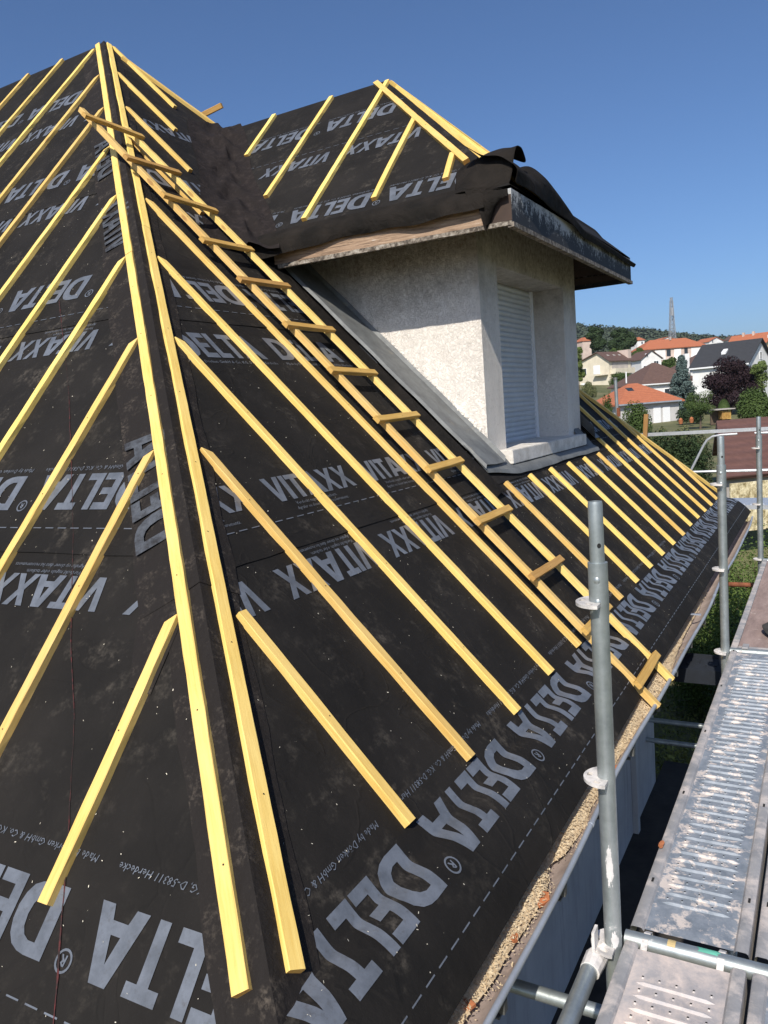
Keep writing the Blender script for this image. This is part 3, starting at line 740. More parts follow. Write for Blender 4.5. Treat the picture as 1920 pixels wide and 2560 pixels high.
# shutter of curved slats
bm = bmesh.new(); nsl = 31; h_ = (OZ1 - OZ0) / nsl
prev = None
for i in range(nsl):
    for j in range(6):
        t = j / 5; z = OZ0 + h_ * (i + t * .93); x = XS + .010 * math.sin(math.pi * t)
        row_ = [bm.verts.new((x, OY0 + .01, z)), bm.verts.new((x, OY1 - .085, z))]
        if prev: bm.faces.new((prev[0], prev[1], row_[1], row_[0]))
        prev = row_
    z = OZ0 + h_ * (i + 1) - .001; row_ = [bm.verts.new((XS - .004, OY0 + .01, z)), bm.verts.new((XS - .004, OY1 - .085, z))]
    bm.faces.new((prev[0], prev[1], row_[1], row_[0])); prev = row_
shutter = finish('roller_shutter', bm, 'shutter_white', dormer)
bm = bmesh.new(); box(bm, XS - .02, XS + .03, OY1 - .085, OY1 - .05, OZ0, OZ1); box(bm, XS - .02, XS + .012, OY1 - .045, OY1 - .002, OZ0, OZ1); box(bm, XS - .02, XS + .03, OY0 + .002, OY0 + .035, OZ0, OZ1)
bmesh.ops.bevel(bm, geom=bm.edges[:], offset=.003, segments=1, affect='EDGES'); finish('window_frame', bm, 'frame_white', dormer)
bm = bmesh.new(); box(bm, XS - .03, -2.165, Y1 + .165, 8.05, -.47, -.358)
bmesh.ops.bevel(bm, geom=bm.edges[:], offset=.006, segments=2, affect='EDGES'); finish('window_sill', bm, 'sill_paint', dormer)
# zinc flashing: side strip + upturn, apron
bm = bmesh.new()
def zz(x, o): return roofR_z(x) + o
n = 16; pr = None
for k in range(n + 1):
    x = -2.16 - k / n * 1.75; bumpy = .004 * math.sin(k * 1.7)
    r1 = [bm.verts.new((x, 5.30 + bumpy * 2, zz(x, .045))), bm.verts.new((x, 5.315 + bumpy, zz(x, .075) )), bm.verts.new((x, 5.50, zz(x, .062) + bumpy)), bm.verts.new((x, Y1 - .022, zz(x, .062))), bm.verts.new((x, Y1 - .008, zz(x, .105) + bumpy))]
    if pr:
        for i in range(4): bm.faces.new((pr[i], pr[i + 1], r1[i + 1], r1[i]))
    pr = r1
o = finish('side_flashing', bm, 'zinc_flashing', dormer); autosmooth(o, 50)
bm = bmesh.new(); pr = None; n = 40
for k in range(n + 1):
    t = k / n; y = 5.30 + t * 2.95; xo = -2.085 - .06 * max(0, 1 - t * 6); wv_ = .005 * math.sin(k * .31) + .002 * math.sin(k * .9)
    r1 = [bm.verts.new((xo, y, zz(xo, .012 + wv_ + .02))), bm.verts.new((xo - .012, y, zz(xo - .012, .05 + wv_ ))), bm.verts.new((-2.15, y, zz(-2.15, .035) + wv_ * .6 - .01)), bm.verts.new((-2.19 if 5.86 < y < 8.07 else -2.27, y, -.474 if 5.86 < y < 8.07 else zz(-2.27, .05))), bm.verts.new((-2.215 if 5.86 < y < 8.07 else -2.33, y, -.472 if 5.86 < y < 8.07 else zz(-2.33, .055)))]
    if pr:
        for i in range(4): bm.faces.new((pr[i], r1[i], r1[i + 1], pr[i + 1]))
    pr = r1
o = finish('apron_flashing', bm, 'zinc_flashing', dormer); autosmooth(o, 50)
bm = bmesh.new(); pr = None
for k in range(15):
    x = -2.16 - k / 14 * 1.5
    r1 = [bm.verts.new((x, Y2 + .26, zz(x, .04))), bm.verts.new((x, Y2 + .24, zz(x, .07))), bm.verts.new((x, Y2 + .05, zz(x, .07))), bm.verts.new((x, Y2 + .006, zz(x, .2)))]
    if pr:
        for i in range(3): bm.faces.new((pr[i], r1[i], r1[i + 1], pr[i + 1]))
    pr = r1
finish('far_side_flashing', bm, 'zinc_dark', dormer)
# membrane upstand beside the flashing (near side)
bm = bmesh.new(); pr = None
for k in range(29):
    x = -2.0 - k / 28 * 2.15; s_ = .012 * math.sin(k * .8)
    r1 = [bm.verts.new((x, 5.02 + s_, zz(x, .006))), bm.verts.new((x, 5.12 + s_ * .6, zz(x, .045 + s_ * .5))), bm.verts.new((x, 5.22, zz(x, .062))), bm.verts.new((x, 5.295, zz(x, .02)))]
    if pr:
        for i in range(3): bm.faces.new((pr[i], pr[i + 1], r1[i + 1], r1[i]))
    pr = r1
o = finish('membrane_upstand', bm, 'membrane_loose', dormer); autosmooth(o, 70)
# dormer roof membrane
def valley(z): return (DU - z) / TA
bm = bmesh.new()
xh = XF - (YM - YE)     # ridge end
def dgrid(fn, nu, nv):
    g = [[bm.verts.new(fn(i / nu, j / nv)) for j in range(nv + 1)] for i in range(nu + 1)]
    for i in range(nu):
        for j in range(nv):
            f = [g[i][j], g[i + 1][j], g[i + 1][j + 1], g[i][j + 1]]
            bm.faces.new(f)
def dl(u, v):   # left slope: v 0 eave..1 ridge, u 0 valley..1 hip
    z = ZT + (ZR - ZT) * v; y = YE + (YM - YE) * v; xa = valley(z) - .10; xb_ = XF + (xh - XF) * v
    wr = .02 * math.sin(v * 17) * max(0, 1 - u * 6); return Vector((xa + (xb_ - xa) * u, y, z + wr))
def dr(u, v):
    p_ = dl(u, v); p_.y = 2 * YM - p_.y; return p_
def df(u, v):
    z = ZT + (ZR - ZT) * v; x = XF + (xh - XF) * v; ya = YE + (YM - YE) * v; yb = 2 * YM - ya; return Vector((x, ya + (yb - ya) * u, z))
dgrid(dl, 26, 14); dgrid(dr, 26, 14); dgrid(df, 12, 12)
bmesh.ops.remove_doubles(bm, verts=bm.verts, dist=.0005); bmesh.ops.recalc_face_normals(bm, faces=bm.faces)
finish('dormer_membrane', bm, 'membrane', dormer)
# wrinkled valley sheet between main roof and dormer
bm = bmesh.new(); rnd = random.Random(5); NU, NV = 60, 26; g = []
for i in range(NU + 1):
    t = i / NU; z = 1.30 + (ZR - 1.25) * t; row_ = []
    xv = valley(z); yv = YE + (z - ZT) / TD
    for j in range(NV + 1):
        s_ = (j / NV - .5) * 2   # -1 main roof side .. 1 dormer side
        wdt = (.46 if j < NV / 2 else .30) + .03 * math.sin(t * 9)
        if s_ < 0: pos = Vector((xv, yv + s_ * wdt, z)); nr_ = NR; pos = Vector((xv, yv + s_ * wdt, -TA * xv + DU))
        else: pos = Vector((xv + s_ * wdt, yv, z)); nr_ = Vector((0, -TD, 1)).normalized()
        a_ = (1 - abs(s_)) ; lift = .0055 + .10 * a_ ** 2.2 * (1 + .35 * math.sin(t * 11)) + (.045 * noise.noise(Vector((t * 11, s_ * 2.6, 1))) + .022 * math.sin(t * 34 + s_ * 4)) * min(1, a_ * 1.6)
        nr_ = (NR * (1 - s_) + Vector((0, -TD, 1)).normalized() * (1 + s_)).normalized(); row_.append(bm.verts.new(pos + nr_ * max(.0055, lift)))
    g.append(row_)
for i in range(NU):
    for j in range(NV): bm.faces.new((g[i][j], g[i][j + 1], g[i + 1][j + 1], g[i + 1][j]))
bmesh.ops.recalc_face_normals(bm, faces=bm.faces)
o = finish('valley_membrane', bm, 'valley_membrane', dormer, smooth=True)
# dormer lettering (face coordinates: x, slope distance from the eave)
ND = Vector((0, -TD, 1)).normalized(); CD = math.hypot(1, TD)
def mD(x, a, off=.004): return Vector((x, YE + a / CD, ZT + TD * a / CD)) + ND * off
def arcD(z): return (z - ZT) / TD * CD
bm = bmesh.new()
hipc = ((XF, 0.0), (1 * CD, 1.0))   # keep x + a/CD < XF
hn = Vector((1.0, 1.0 / CD)).normalized(); cD = [((XF - .02, 0.0), (hn.x, hn.y)), ((valley(ZT) + .05, 0.0), tuple(-Vector((1.0, TD / CD / TA)).normalized()))]
row(bm, W_DELTA, .21, 'D', arcD(2.72), -3.29, -1, .0, 0, 3, mD, cD)
lines(bm, [(T_MADE, 0, 0)], arcD(2.72) + .04, -3.25, -1, 0, 2, mD, cD)
dashes(bm, -5.2, -2.8, arcD(2.34), mD, cD)
row(bm, W_VITA, .17, 'D', arcD(2.28), -2.82, -1, .12, 0, 4, mD, cD)
row(bm, W_DELTA, .20, 'D', arcD(1.66), -2.10, -1, .0, 0, 4, mD, cD)
lines(bm, [(T_MADE, 0, 0)], arcD(1.66) + .04, -2.05, -1, 0, 3, mD, cD)
finish('dormer_lettering', bm, 'print_ink', dormer)
# dormer battens
def dtop(x, y): return Vector((x, y, ZT + TD * (y - YE))) + ND * BT
for i, (x, ya, yb) in enumerate([(-4.90, 6.37, 6.96), (-4.20, 5.67, 6.96), (-3.56, 5.27, 6.93), (-2.96, 5.32, 6.22), (-2.385, 5.35, 5.62)]):
    board('roof_batten', dtop(x + .03, ya), dtop(x - .02, yb), .045, BT, ND, dormer, seed=100 + i)
def dhip(t, side):
    z = ZT + (ZR - ZT) * t; y = YE + (YM - YE) * t; x = XF + (xh - XF) * t
    if side == 'l': return Vector((x - .11, y, z)) + ND * (BT + .004)
    nf = Vector((1, 0, 1)).normalized(); return Vector((x, y + .11, z)) + nf * (BT + .004)
board('hip_batten', dhip(.175, 'l'), dhip(.99, 'l'), .05, .034, ND, dormer, seed=110)
board('hip_batten', dhip(.20, 'r'), dhip(.99, 'r'), .05, .034, (1, 0, 1), dormer, seed=111)
def ftop(x, y): return Vector((x, y, ZT + (XF - x) * (ZR - ZT) / (XF - xh))) + Vector((1, 0, 1)).normalized() * BT
for i, (y, xt_) in enumerate([(7.0, -3.52), (7.55, -3.0), (8.1, -2.45), (6.45, -3.0), (5.95, -2.5)]):
    board('roof_batten', ftop(-2.02 if y < 7.2 else xt_ + .18, y), ftop(xt_, y), .045, BT, (1, 0, 1), dormer, seed=120 + i)
def dhip2(t):
    z = ZT + (ZR - ZT) * t; y = 2 * YM - (YE + (YM - YE) * t); x = XF + (xh - XF) * t; return Vector((x, y - .10, z)) + Vector((1, 0, 1)).normalized() * (BT + .004)
board('hip_batten', dhip2(.34), dhip2(.97), .05, .034, (1, 0, 1), dormer, seed=126)
# fascia boards and trims, soffit
bm = bmesh.new(); box(bm, XF - .022, XF, YE + .004, YF, ZE + .022, ZT - .02); finish('front_fascia', bm, 'mouldy_paint', dormer)
bm = bmesh.new(); box(bm, XF - .03, XF + .014, YE - .01, YF + .01, ZE - .012, ZE + .020); finish('front_trim', bm, 'peeling_trim', dormer)
XB = valley(ZE) + .02
fb = board('side_fascia', (XB, YE, ZE + .17), (-2.012, YE, ZE + .145), .02, .125, (0, 0, 1), dormer, 'weathered_board', 'weathered_board', rough=.002, seed=130)
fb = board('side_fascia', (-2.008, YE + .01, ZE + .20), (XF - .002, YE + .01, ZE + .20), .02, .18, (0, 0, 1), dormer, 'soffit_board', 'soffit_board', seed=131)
board('side_trim', (XB + .03, YE - .004, ZE + .040), (XF, YE - .004, ZE + .030), .030, .030, (0, 0, 1), dormer, 'peeling_trim', 'peeling_trim', rough=.003, seed=132)
# boarded underside follows the rafters
bm = bmesh.new(); zs = lambda d: ZE + .035 + TD * d
k = 0; d = .0
while d < .86:
    g_ = .004 * (k % 2); d2 = d + .088
    for (pa, pb, pc, pd) in (((XF - d, YE + d), (XF - d, YF - d), (XF - d2, YF - d2), (XF - d2, YE + d2)),
                             ((XF - d, YF - d), (-4.6, YF - d), (-4.6, YF - d2), (XF - d2, YF - d2)), ((-4.6, YE + d), (XF - d, YE + d), (XF - d2, YE + d2), (-4.6, YE + d2))):
        quad(bm, (pa[0], pa[1], zs(d) + g_), (pb[0], pb[1], zs(d) + g_), (pc[0], pc[1], zs(d2) + g_), (pd[0], pd[1], zs(d2) + g_))
    d += .092; k += 1
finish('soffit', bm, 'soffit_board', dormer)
bm = bmesh.new(); box(bm, valley(ZT) - .2, XF - .002, YF - .02, YF - .002, ZE + .005, ZT); finish('far_side_fascia', bm, 'mouldy_paint', dormer)
# draped hem of membrane along the side eave
bm = bmesh.new(); N = 60; prev = None; rnd = random.Random(9)
for k in range(N + 1):
    t = k / N; x = valley(1.42) - .05 + (-1.99 - (valley(1.42) - .05)) * t; s_ = math.sin(t * 31) * .006 + math.sin(t * 13 + 1) * .010
    lowz = 1.225 + .075 * min(1, t * 3.0) + s_; out = .02 + .012 * math.sin(t * 9)
    bulge = .05 * math.exp(-((t - .12) / .12) ** 2)
    r1 = [bm.verts.new((x, YE + .05, ZT + TD * .05 + .010)), bm.verts.new((x, YE - .005, ZT + .012 + bulge * .4)), bm.verts.new((x, YE - .03 - out - bulge, ZT - .04)), bm.verts.new((x, YE - .035 - out - bulge, lowz + .03)), bm.verts.new((x, YE - .02 - out * 1.6 - bulge, lowz))]
    if prev:
        for i in range(4): bm.faces.new((prev[i + 1], prev[i], r1[i], r1[i + 1]))
    prev = r1
o = finish('draped_hem', bm, 'membrane_loose', dormer, smooth=True)
# hanging tongue at the corner
bm = bmesh.new()
Y_ = YE - .035
T = [[(-2.13, 1.445), (-2.05, 1.448), (-1.98, 1.42), (-1.90, 1.405), (-1.835, 1.405)], [(-2.10, 1.38), (-2.03, 1.37), (-1.965, 1.37), (-1.90, 1.36), (-1.83, 1.355)], [(-2.03, 1.30), (-2.00, 1.29), (-1.96, 1.29), (-1.93, 1.30), (-1.885, 1.345)], [(-2.013, 1.20), (-2.0, 1.19), (-1.985, 1.20), (-1.965, 1.225), (-1.925, 1.30)], [(-2.004, 1.165), (-2.0, 1.15), (-1.996, 1.165), (-1.985, 1.19), (-1.965, 1.225)]]
g = [[bm.verts.new((x, Y_ - .02 * math.sin(i * 1.1) + .015 * math.sin(j * 2.1), z)) for j, (x, z) in enumerate(r_)] for i, r_ in enumerate(T)]
for i in range(4):
    for j in range(4): bm.faces.new((g[i][j], g[i + 1][j], g[i + 1][j + 1], g[i][j + 1]))
o = finish('hanging_flap', bm, 'membrane_loose', dormer, smooth=True)
# curl standing up on the near corner
def loft(name, rows_, mat, parent, sub=1):
    bm = bmesh.new(); g = [[bm.verts.new(Vector(p_)) for p_ in r_] for r_ in rows_]
    for i in range(len(g) - 1):
        for j in range(len(g[0]) - 1): bm.faces.new((g[i][j], g[i + 1][j], g[i + 1][j + 1], g[i][j + 1]))
    if sub: bmesh.ops.subdivide_edges(bm, edges=bm.edges[:], cuts=sub, use_grid_fill=True, smooth=0.0)
    o_ = finish(name, bm, mat, parent, smooth=True)
    m_ = o_.modifiers.new('sub', 'SUBSURF'); m_.levels = 2; m_.render_levels = 2
    m2 = o_.modifiers.new('sol', 'SOLIDIFY'); m2.thickness = .002
    return o_
loft('curled_flap', [
    [(-2.30, 5.40, 1.66), (-2.26, 5.30, 1.56), (-2.24, 5.22, 1.47), (-2.23, 5.18, 1.45)],
    [(-2.20, 5.48, 1.74), (-2.17, 5.36, 1.68), (-2.17, 5.24, 1.56), (-2.17, 5.15, 1.445)],
    [(-2.08, 5.52, 1.74), (-2.07, 5.40, 1.74), (-2.07, 5.26, 1.645), (-2.08, 5.14, 1.44)],
    [(-1.96, 5.54, 1.72), (-1.95, 5.42, 1.76), (-1.95, 5.28, 1.675), (-1.98, 5.16, 1.42)],
    [(-1.84, 5.60, 1.66), (-1.825, 5.46, 1.735), (-1.812, 5.29, 1.71), (-1.83, 5.19, 1.42)]], 'membrane_loose', dormer)
prof = [(5.20, 1.64, 1.445), (5.30, 1.655, 1.445), (5.42, 1.635, 1.447), (5.60, 1.632, 1.435), (5.79, 1.715, 1.425), (5.92, 1.725, 1.42), (6.17, 1.665, 1.41), (6.38, 1.605, 1.395), (6.6, 1.53, 1.365), (6.8, 1.485, 1.34), (7.16, 1.466, 1.34), (7.6, 1.46, 1.342), (8.05, 1.455, 1.34), (8.6, 1.445, 1.33), (8.85, 1.44, 1.335)]
loft('front_flap', [[(-2.18, y, 1.43 + (XF + 2.18) * 0.95 + .012), (-2.02, y, (1.62 + zc) / 2 + .03), (-1.90, y, zc), (-1.80, y, zc - .03 - (zc - zl) * .25), (-1.775, y, (zc + zl) / 2 - .02), (-1.79 + .012 * math.sin(y * 7), y, zl)] for (y, zc, zl) in prof], 'membrane_loose', dormer)

# ------------------------------------------------------------------ house walls, gutter
XW = -1.60
bm = bmesh.new()
box(bm, -12.5, XW, 1.9, 8.08, -4.25, -1.72); box(bm, -12.5, -3.4, 8.08, 10.8, -4.25, -1.72)
finish('wall', bm, 'wall_render', house)
bm = bmesh.new(); box(bm, XW + .002, XW + .05, 6.98, 7.06, -4.2, -1.75); finish('wall_pilaster', bm, 'wall_render', house)
bm = bmesh.new(); box(bm, -12.8, -1.0, 1.45, 11.4, -1.80, -1.76); finish('eave_soffit', bm, 'wall_render', house)
bm = bmesh.new(); ys = [0.9 + .2 * k for k in range(54)]; prev = None; rnd = random.Random(21)
sec = [(-1.02, -1.68), (-1.00, -1.77), (-.975, -1.80), (-.94, -1.81), (-.91, -1.795), (-.880, -1.768), (-.862, -1.745)]
for y in ys:
    dx = (.008 * math.sin(y * 1.3) + .006 * math.sin(y * 3.1)) - (.05 * max(0, (y - 9.5) / 2.1)) ; dz = .006 * math.sin(y * 1.9)
    r1 = [bm.verts.new((x + dx * (i / 6), y, z + dz)) for i, (x, z) in enumerate(sec)]
    if prev:
        for i in range(6): bm.faces.new((prev[i], r1[i], r1[i + 1], prev[i + 1]))
    prev = r1
gutter = finish('gutter', bm, 'gutter_inside', house, smooth=True)
bm = bmesh.new(); tube(bm, [(-.858 + (.008 * math.sin(y * 1.3) + .006 * math.sin(y * 3.1)) - (.05 * max(0, (y - 9.5) / 2.1)), y, -1.742 + .006 * math.sin(y * 1.9)) for y in ys], .0115, 10)
autosmooth(finish('gutter_bead', bm, 'gutter_zinc', gutter), 60)
bm = bmesh.new(); rings_ = [3.02, 5.0, 7.0]
for y in rings_: tube(bm, [(-.858 + (.008 * math.sin(y * 1.3) + .006 * math.sin(y * 3.1)), y + d_, -1.742 + .006 * math.sin(y * 1.9)) for d_ in (0, .02)], .0135, 10)
for y in (6.25,):
    box(bm, -1.0, -.862, y, y + .03, -1.712, -1.706)
finish('gutter_clip', bm, 'gutter_zinc', gutter)
for k in range(12):
    y = 1.35 + .62 * k; dx = .008 * math.sin(y * 1.3) + .006 * math.sin(y * 3.1); bm = bmesh.new()
    box(bm, -.868 + dx, -.850 + dx, y, y + .028, -1.80, -1.756); box(bm, -.96, -.868 + dx, y, y + .028, -1.822, -1.814)
    bmesh.ops.bevel(bm, geom=bm.edges[:], offset=.002, segments=1, affect='EDGES'); finish('gutter_bracket', bm, 'zinc_dark', gutter)
# sawdust and chips
def chips(name, n, posf, smin, smax, mat, label, cat='sawdust', seedv=1, pre=None):
    rnd = random.Random(seedv); bm = bmesh.new()
    if pre: pre(bm)
    for i in range(n):
        p_ = posf(rnd); 
        if p_ is None: continue
        p_, nn = p_; q = Vector((rnd.gauss(0, 1), rnd.gauss(0, 1), rnd.gauss(0, 1))); u = (nn.cross(q)).normalized(); v = nn.cross(u)
        tilt = Vector((rnd.uniform(-.5, .5), rnd.uniform(-.5, .5), rnd.uniform(-.5, .5))); u = (u + tilt * .5).normalized(); v = (v + tilt * .3).normalized()
        a_ = rnd.uniform(smin, smax); b_ = a_ * rnd.uniform(.15, .6); p_ = p_ + nn * a_ * .3
        bm.faces.new([bm.verts.new(p_ + u * a_ * s1 + v * b_ * s2) for s1, s2 in ((-1, -1), (1, -1), (1, 1), (-1, 1))])
    o_ = finish(name, bm, mat); tag(o_, label, cat, None, 'stuff'); return o_
def gut(rnd):
    y = 1.2 + 6.6 * rnd.random() ** 1.5
    dens = .5 + .5 * math.sin(y * 2.3 + 1.2) * math.sin(y * 1.1)
    if rnd.random() > .55 + .6 * dens or 2.62 < y < 2.78: return None
    x = -.985 + abs(rnd.gauss(0, .034)); 
    if x > -.895 - .02 * rnd.random(): return None
    return Vector((x, y, -1.775 + .065 * math.exp(-((x + .975) / .03) ** 2) + rnd.uniform(-.012, .008))), Vector((.5, 0, 1)).normalized()
def gdens(y):
    d_ = .62 + .38 * math.sin(y * 2.1 + 1.0) * math.sin(y * .9 + .4)
    d_ *= 1 - .85 * math.exp(-((y - 2.74) / .10) ** 2)
    if y > 5.0: d_ *= max(.0, 1 - (y - 5.0) / 2.6)
    return max(0.0, min(1.0, d_))
def bed(bm):
    pr = None
    for k in range(420):
        y = 1.0 + k * .016; dd = gdens(y); w_ = .012 + .088 * dd * (1 + .35 * noise.noise(Vector((y * 6, 0, 3)))); r1 = []
        for j in range(9):
            t = j / 8; x = -.975 + w_ * t; r1.append(bm.verts.new((x, y, -1.788 + .088 * dd * (1 - t) ** .6 + .012 * dd * noise.noise(Vector((x * 60, y * 60, 0))) + .03 * (x + .93 if x > -.93 else 0))))
        if pr:
            for j in range(8): bm.faces.new((pr[j], r1[j], r1[j + 1], pr[j + 1]))
        pr = r1
def gut(rnd):
    y = 1.0 + 6.7 * rnd.random() ** 1.35; dd = gdens(y)
    t = abs(rnd.gauss(0, .5))
    if rnd.random() > dd + .12: return None
    w_ = .02 + .092 * dd; x = -.975 + w_ * t
    if x > -.872: return None
    return Vector((x, y, -1.784 + .090 * dd * max(0, 1 - t) ** .6 + rnd.uniform(-.002, .006) + (.35 * (x + .91) if x > -.91 else 0))), Vector((.3, 0, 1)).normalized()
chips('sawdust', 21000, gut, .0018, .006, 'sawdust', 'pale sawdust and wood chips lying in the gutter along the eave', seedv=2, pre=bed)
def onroof(rnd):
    if rnd.random() < .62:
        y = rnd.uniform(1.3, 8.0); a = A0 - .3 + (4.4 + .3) * rnd.random() ** 1.25; p_ = rp(y, a, .004)
        if y < near_y(p_.z) + .02: return None
        return p_, NR
    a = 1.8 + 5 * rnd.random(); x = hip_x(lp(0, a).z) - rnd.uniform(0, 3.5); return lp(x, a, .004), NL
simple('pale_chip', (0.74, 0.68, 0.55), 0.9, 0, .3, 30)
chips('wood_shavings', 2000, onroof, .0009, .0036, 'pale_chip', 'tiny pale wood shavings scattered over the black membrane', 'shavings', 3)
# tile shards in the gutter, on the deck
def shard(loc, r_, rot, label, thk=.012):
    rnd = random.Random(int(loc[1] * 1000)); bm = bmesh.new(); n = 6
    pts = [(r_ * rnd.uniform(.6, 1.1) * math.cos(2 * math.pi * k / n) * 1.6, r_ * rnd.uniform(.5, 1.0) * math.sin(2 * math.pi * k / n)) for k in range(n)]
    thick(bm, [(a, b, 0) for a, b in pts], (0, 0, 1), thk)
    m_ = Matrix.Translation(loc) @ Matrix.Rotation(rot, 4, 'Z') @ Matrix.Rotation(.25, 4, 'X')
    o_ = finish('tile_shard', bm, 'terracotta', matrix=m_); tag(o_, label, 'tile shard', 'broken roof tile shards')
shard((-.915, 2.52, -1.775), .034, 1.2, 'largest orange tile shard, lying in the gutter beside the tall near scaffold post')
shard((-.955, 1.93, -1.765), .02, .4, 'small orange tile shard in the sawdust at the bottom end of the gutter')
shard((-.93, 2.28, -1.77), .018, 1.9, 'thin brown tile shard upright in the gutter below the largest shard')
shard((-.92, 3.62, -1.77), .026, 1.0, 'orange tile shard in the gutter just behind the near scaffold post')
shard((-.505, 2.62, -1.528), .013, 1.5, 'tiny brown tile shard on the left lip of the middle steel deck plank')
# loose reddish batten on flat gutter left out of frame is omitted

# ------------------------------------------------------------------ ladder
lad = empty('ladder', (-.9, 4.63, -1.7), 'home-made timber ladder of pale battens lying up the roof beside the dormer', 'ladder')
LO = .050
for y, xt in ((4.405, -4.97), (4.865, -4.93)):
    a = Vector((-.868, y + .005, -TA * -.868 + DB)) + NR * LO; b = Vector((xt, y + (.05 if y < 4.5 else 0), -TA * xt + DB)) + NR * (LO + .02)
    board('rail', a, b, .046, .036, NR, lad, 'rail_wood', 'batten_wood', seed=int(y * 100), bow=.006)
rx = [-4.835, -4.483, -4.15, -3.82, -3.515, -3.175, -2.85, -2.53, -2.21, -1.89, -1.565, -1.27, -.985]
for i, x in enumerate(rx):
    c_ = Vector((x, 0, -TA * x + DB)) + NR * (LO + .02 * (i < 3) + .030)
    rnd = random.Random(i); sk = rnd.uniform(-.012, .012)
    y0_ = 4.325 + rnd.uniform(-.015, .02); y1_ = 4.905 + rnd.uniform(-.02, .015)
    board('rung', (c_.x - sk, y0_, c_.z + sk), (c_.x + sk, y1_, c_.z - sk), .048, .028, NR, lad, 'rung_wood', 'rung_wood', seed=200 + i)

# ------------------------------------------------------------------ scaffold along the eave
PX, PY, PZ, BY = -0.5427, 2.0745, -0.5474, 2.80292
DZ = PZ - 1.0     # deck level at the lowest visible coupling plate
scaf = empty('scaffold', (PX, PY, -4.05), 'galvanised tube scaffold along the eave with tall posts and guard tubes', 'scaffold')
def post(y, ztop, zbot, parent, xp=PX):
    bm = bmesh.new(); n = 24
    sleeve = ztop - .165
    prof_ = [(zbot, .0242), (sleeve - .17, .0242), (sleeve - .135, .0252), (sleeve - .12, .0262), (sleeve, .0262)]
    rings = []
    for z, r_ in prof_: rings.append([bm.verts.new((xp + r_ * math.cos(2 * math.pi * k / n), y + r_ * math.sin(2 * math.pi * k / n), z)) for k in range(n)])
    prof2 = [(sleeve, .0195), (sleeve + .06, .0195), (ztop - .008, .0195), (ztop, .018), (ztop, .0155), (ztop - .09, .0155)]
    for z, r_ in prof2: rings.append([bm.verts.new((xp + r_ * math.cos(2 * math.pi * k / n), y + r_ * math.sin(2 * math.pi * k / n), z)) for k in range(n)])
    for a, b in zip(rings, rings[1:]):
        for k in range(n): bm.faces.new((a[k], a[(k + 1) % n], b[(k + 1) % n], b[k]))
    f = bm.faces.new(rings[-1])
    # dimples (swaged bumps) and pin hole facing the camera
    d = Vector((-xp, -y, 0)).normalized(); ang0 = math.atan2(d.y, d.x) - .15
    for dz_ in (.045, .105):
        for da in (0, ):
            c_ = Vector((xp + .0165 * math.cos(ang0 + da), y + .0165 * math.sin(ang0 + da), sleeve - dz_))
            bmesh.ops.create_icosphere(bm, subdivisions=2, radius=.0125, matrix=Matrix.Translation(c_) @ Matrix.Diagonal((1, 1, 1.3, 1)))
    o_ = autosmooth(finish('post', bm, 'galvanised_tube', parent), 35)
    bm = bmesh.new(); hd = Vector((math.cos(ang0 + .45), math.sin(ang0 + .45), 0)); c_ = Vector((xp, y, sleeve + .048)) + hd * .0187
    u = hd.cross(Vector((0, 0, 1))).normalized(); vs = [bm.verts.new(c_ + u * .0055 * math.cos(a * .5236) + Vector((0, 0, 1)) * .0068 * math.sin(a * .5236) + hd * (.0012 - .0000)) for a in range(12)]; bm.faces.new(vs)
    finish('pin_hole', bm, 'hole_dark', o_)
    return o_
def plate(z, y, parent, xp=PX, r_=.062):
    bm = bmesh.new(); n = 22; top = []; bot = []
    pts = []
    for k in range(n + 1):
        a = math.pi / 2 + math.pi * k / n; pts.append((r_ * math.cos(a), r_ * math.sin(a)))
    pts = [(0.010, r_ * .96)] + pts + [(.010, -r_ * .96)]
    # ring with four wedge slots, built as a fan between outer outline and slot outlines
    cu = bpy.data.curves.new('p', 'CURVE'); cu.dimensions = '2D'; cu.fill_mode = 'BOTH'
    def sp(pl):
        s = cu.splines.new('POLY'); s.points.add(len(pl) - 1); s.use_cyclic_u = True
        for q, (a, b) in zip(s.points, pl): q.co = (a, b, 0, 1)
    sp(pts)
    for ang in (math.pi * .62, math.pi, math.pi * 1.38):
        ca_, sa_ = math.cos(ang), math.sin(ang); c0 = .046
        sp([(ca_ * (c0 + du) - sa_ * dv, sa_ * (c0 + du) + ca_ * dv) for du, dv in ((-.008, -.009), (-.008, .009), (.005, .012), (.008, 0), (.005, -.012))])
    vs, fs = mesh_from_curve(cu)
    t = [bm.verts.new((xp + a, y + b, z + .0045)) for a, b in vs]; b_ = [bm.verts.new((xp + a, y + b, z - .0045)) for a, b in vs]
    for f in fs: bm.faces.new([t[i] for i in f]); bm.faces.new([b_[i] for i in f][::-1])
    tops = set(t)
    for e in [e for e in bm.edges if len(e.link_faces) == 1 and e.verts[0] in tops and e.verts[1] in tops]:
        i, j = t.index(e.verts[0]), t.index(e.verts[1]); bm.faces.new((t[i], t[j], b_[j], b_[i]))
    bmesh.ops.recalc_face_normals(bm, faces=bm.faces)
    return finish('coupling_plate', bm, 'galvanised_dusty', parent)
ZTOP = PZ + .275
for i, y in enumerate((PY, PY + BY, PY + 2 * BY)):
    po = post(y, ZTOP, -4.0, scaf)
    for z in (PZ, PZ - .5, PZ - 1.0, PZ - 1.5, PZ - 2.0): plate(z, y, po)
    bm = bmesh.new(); rnd = random.Random(i + 50)
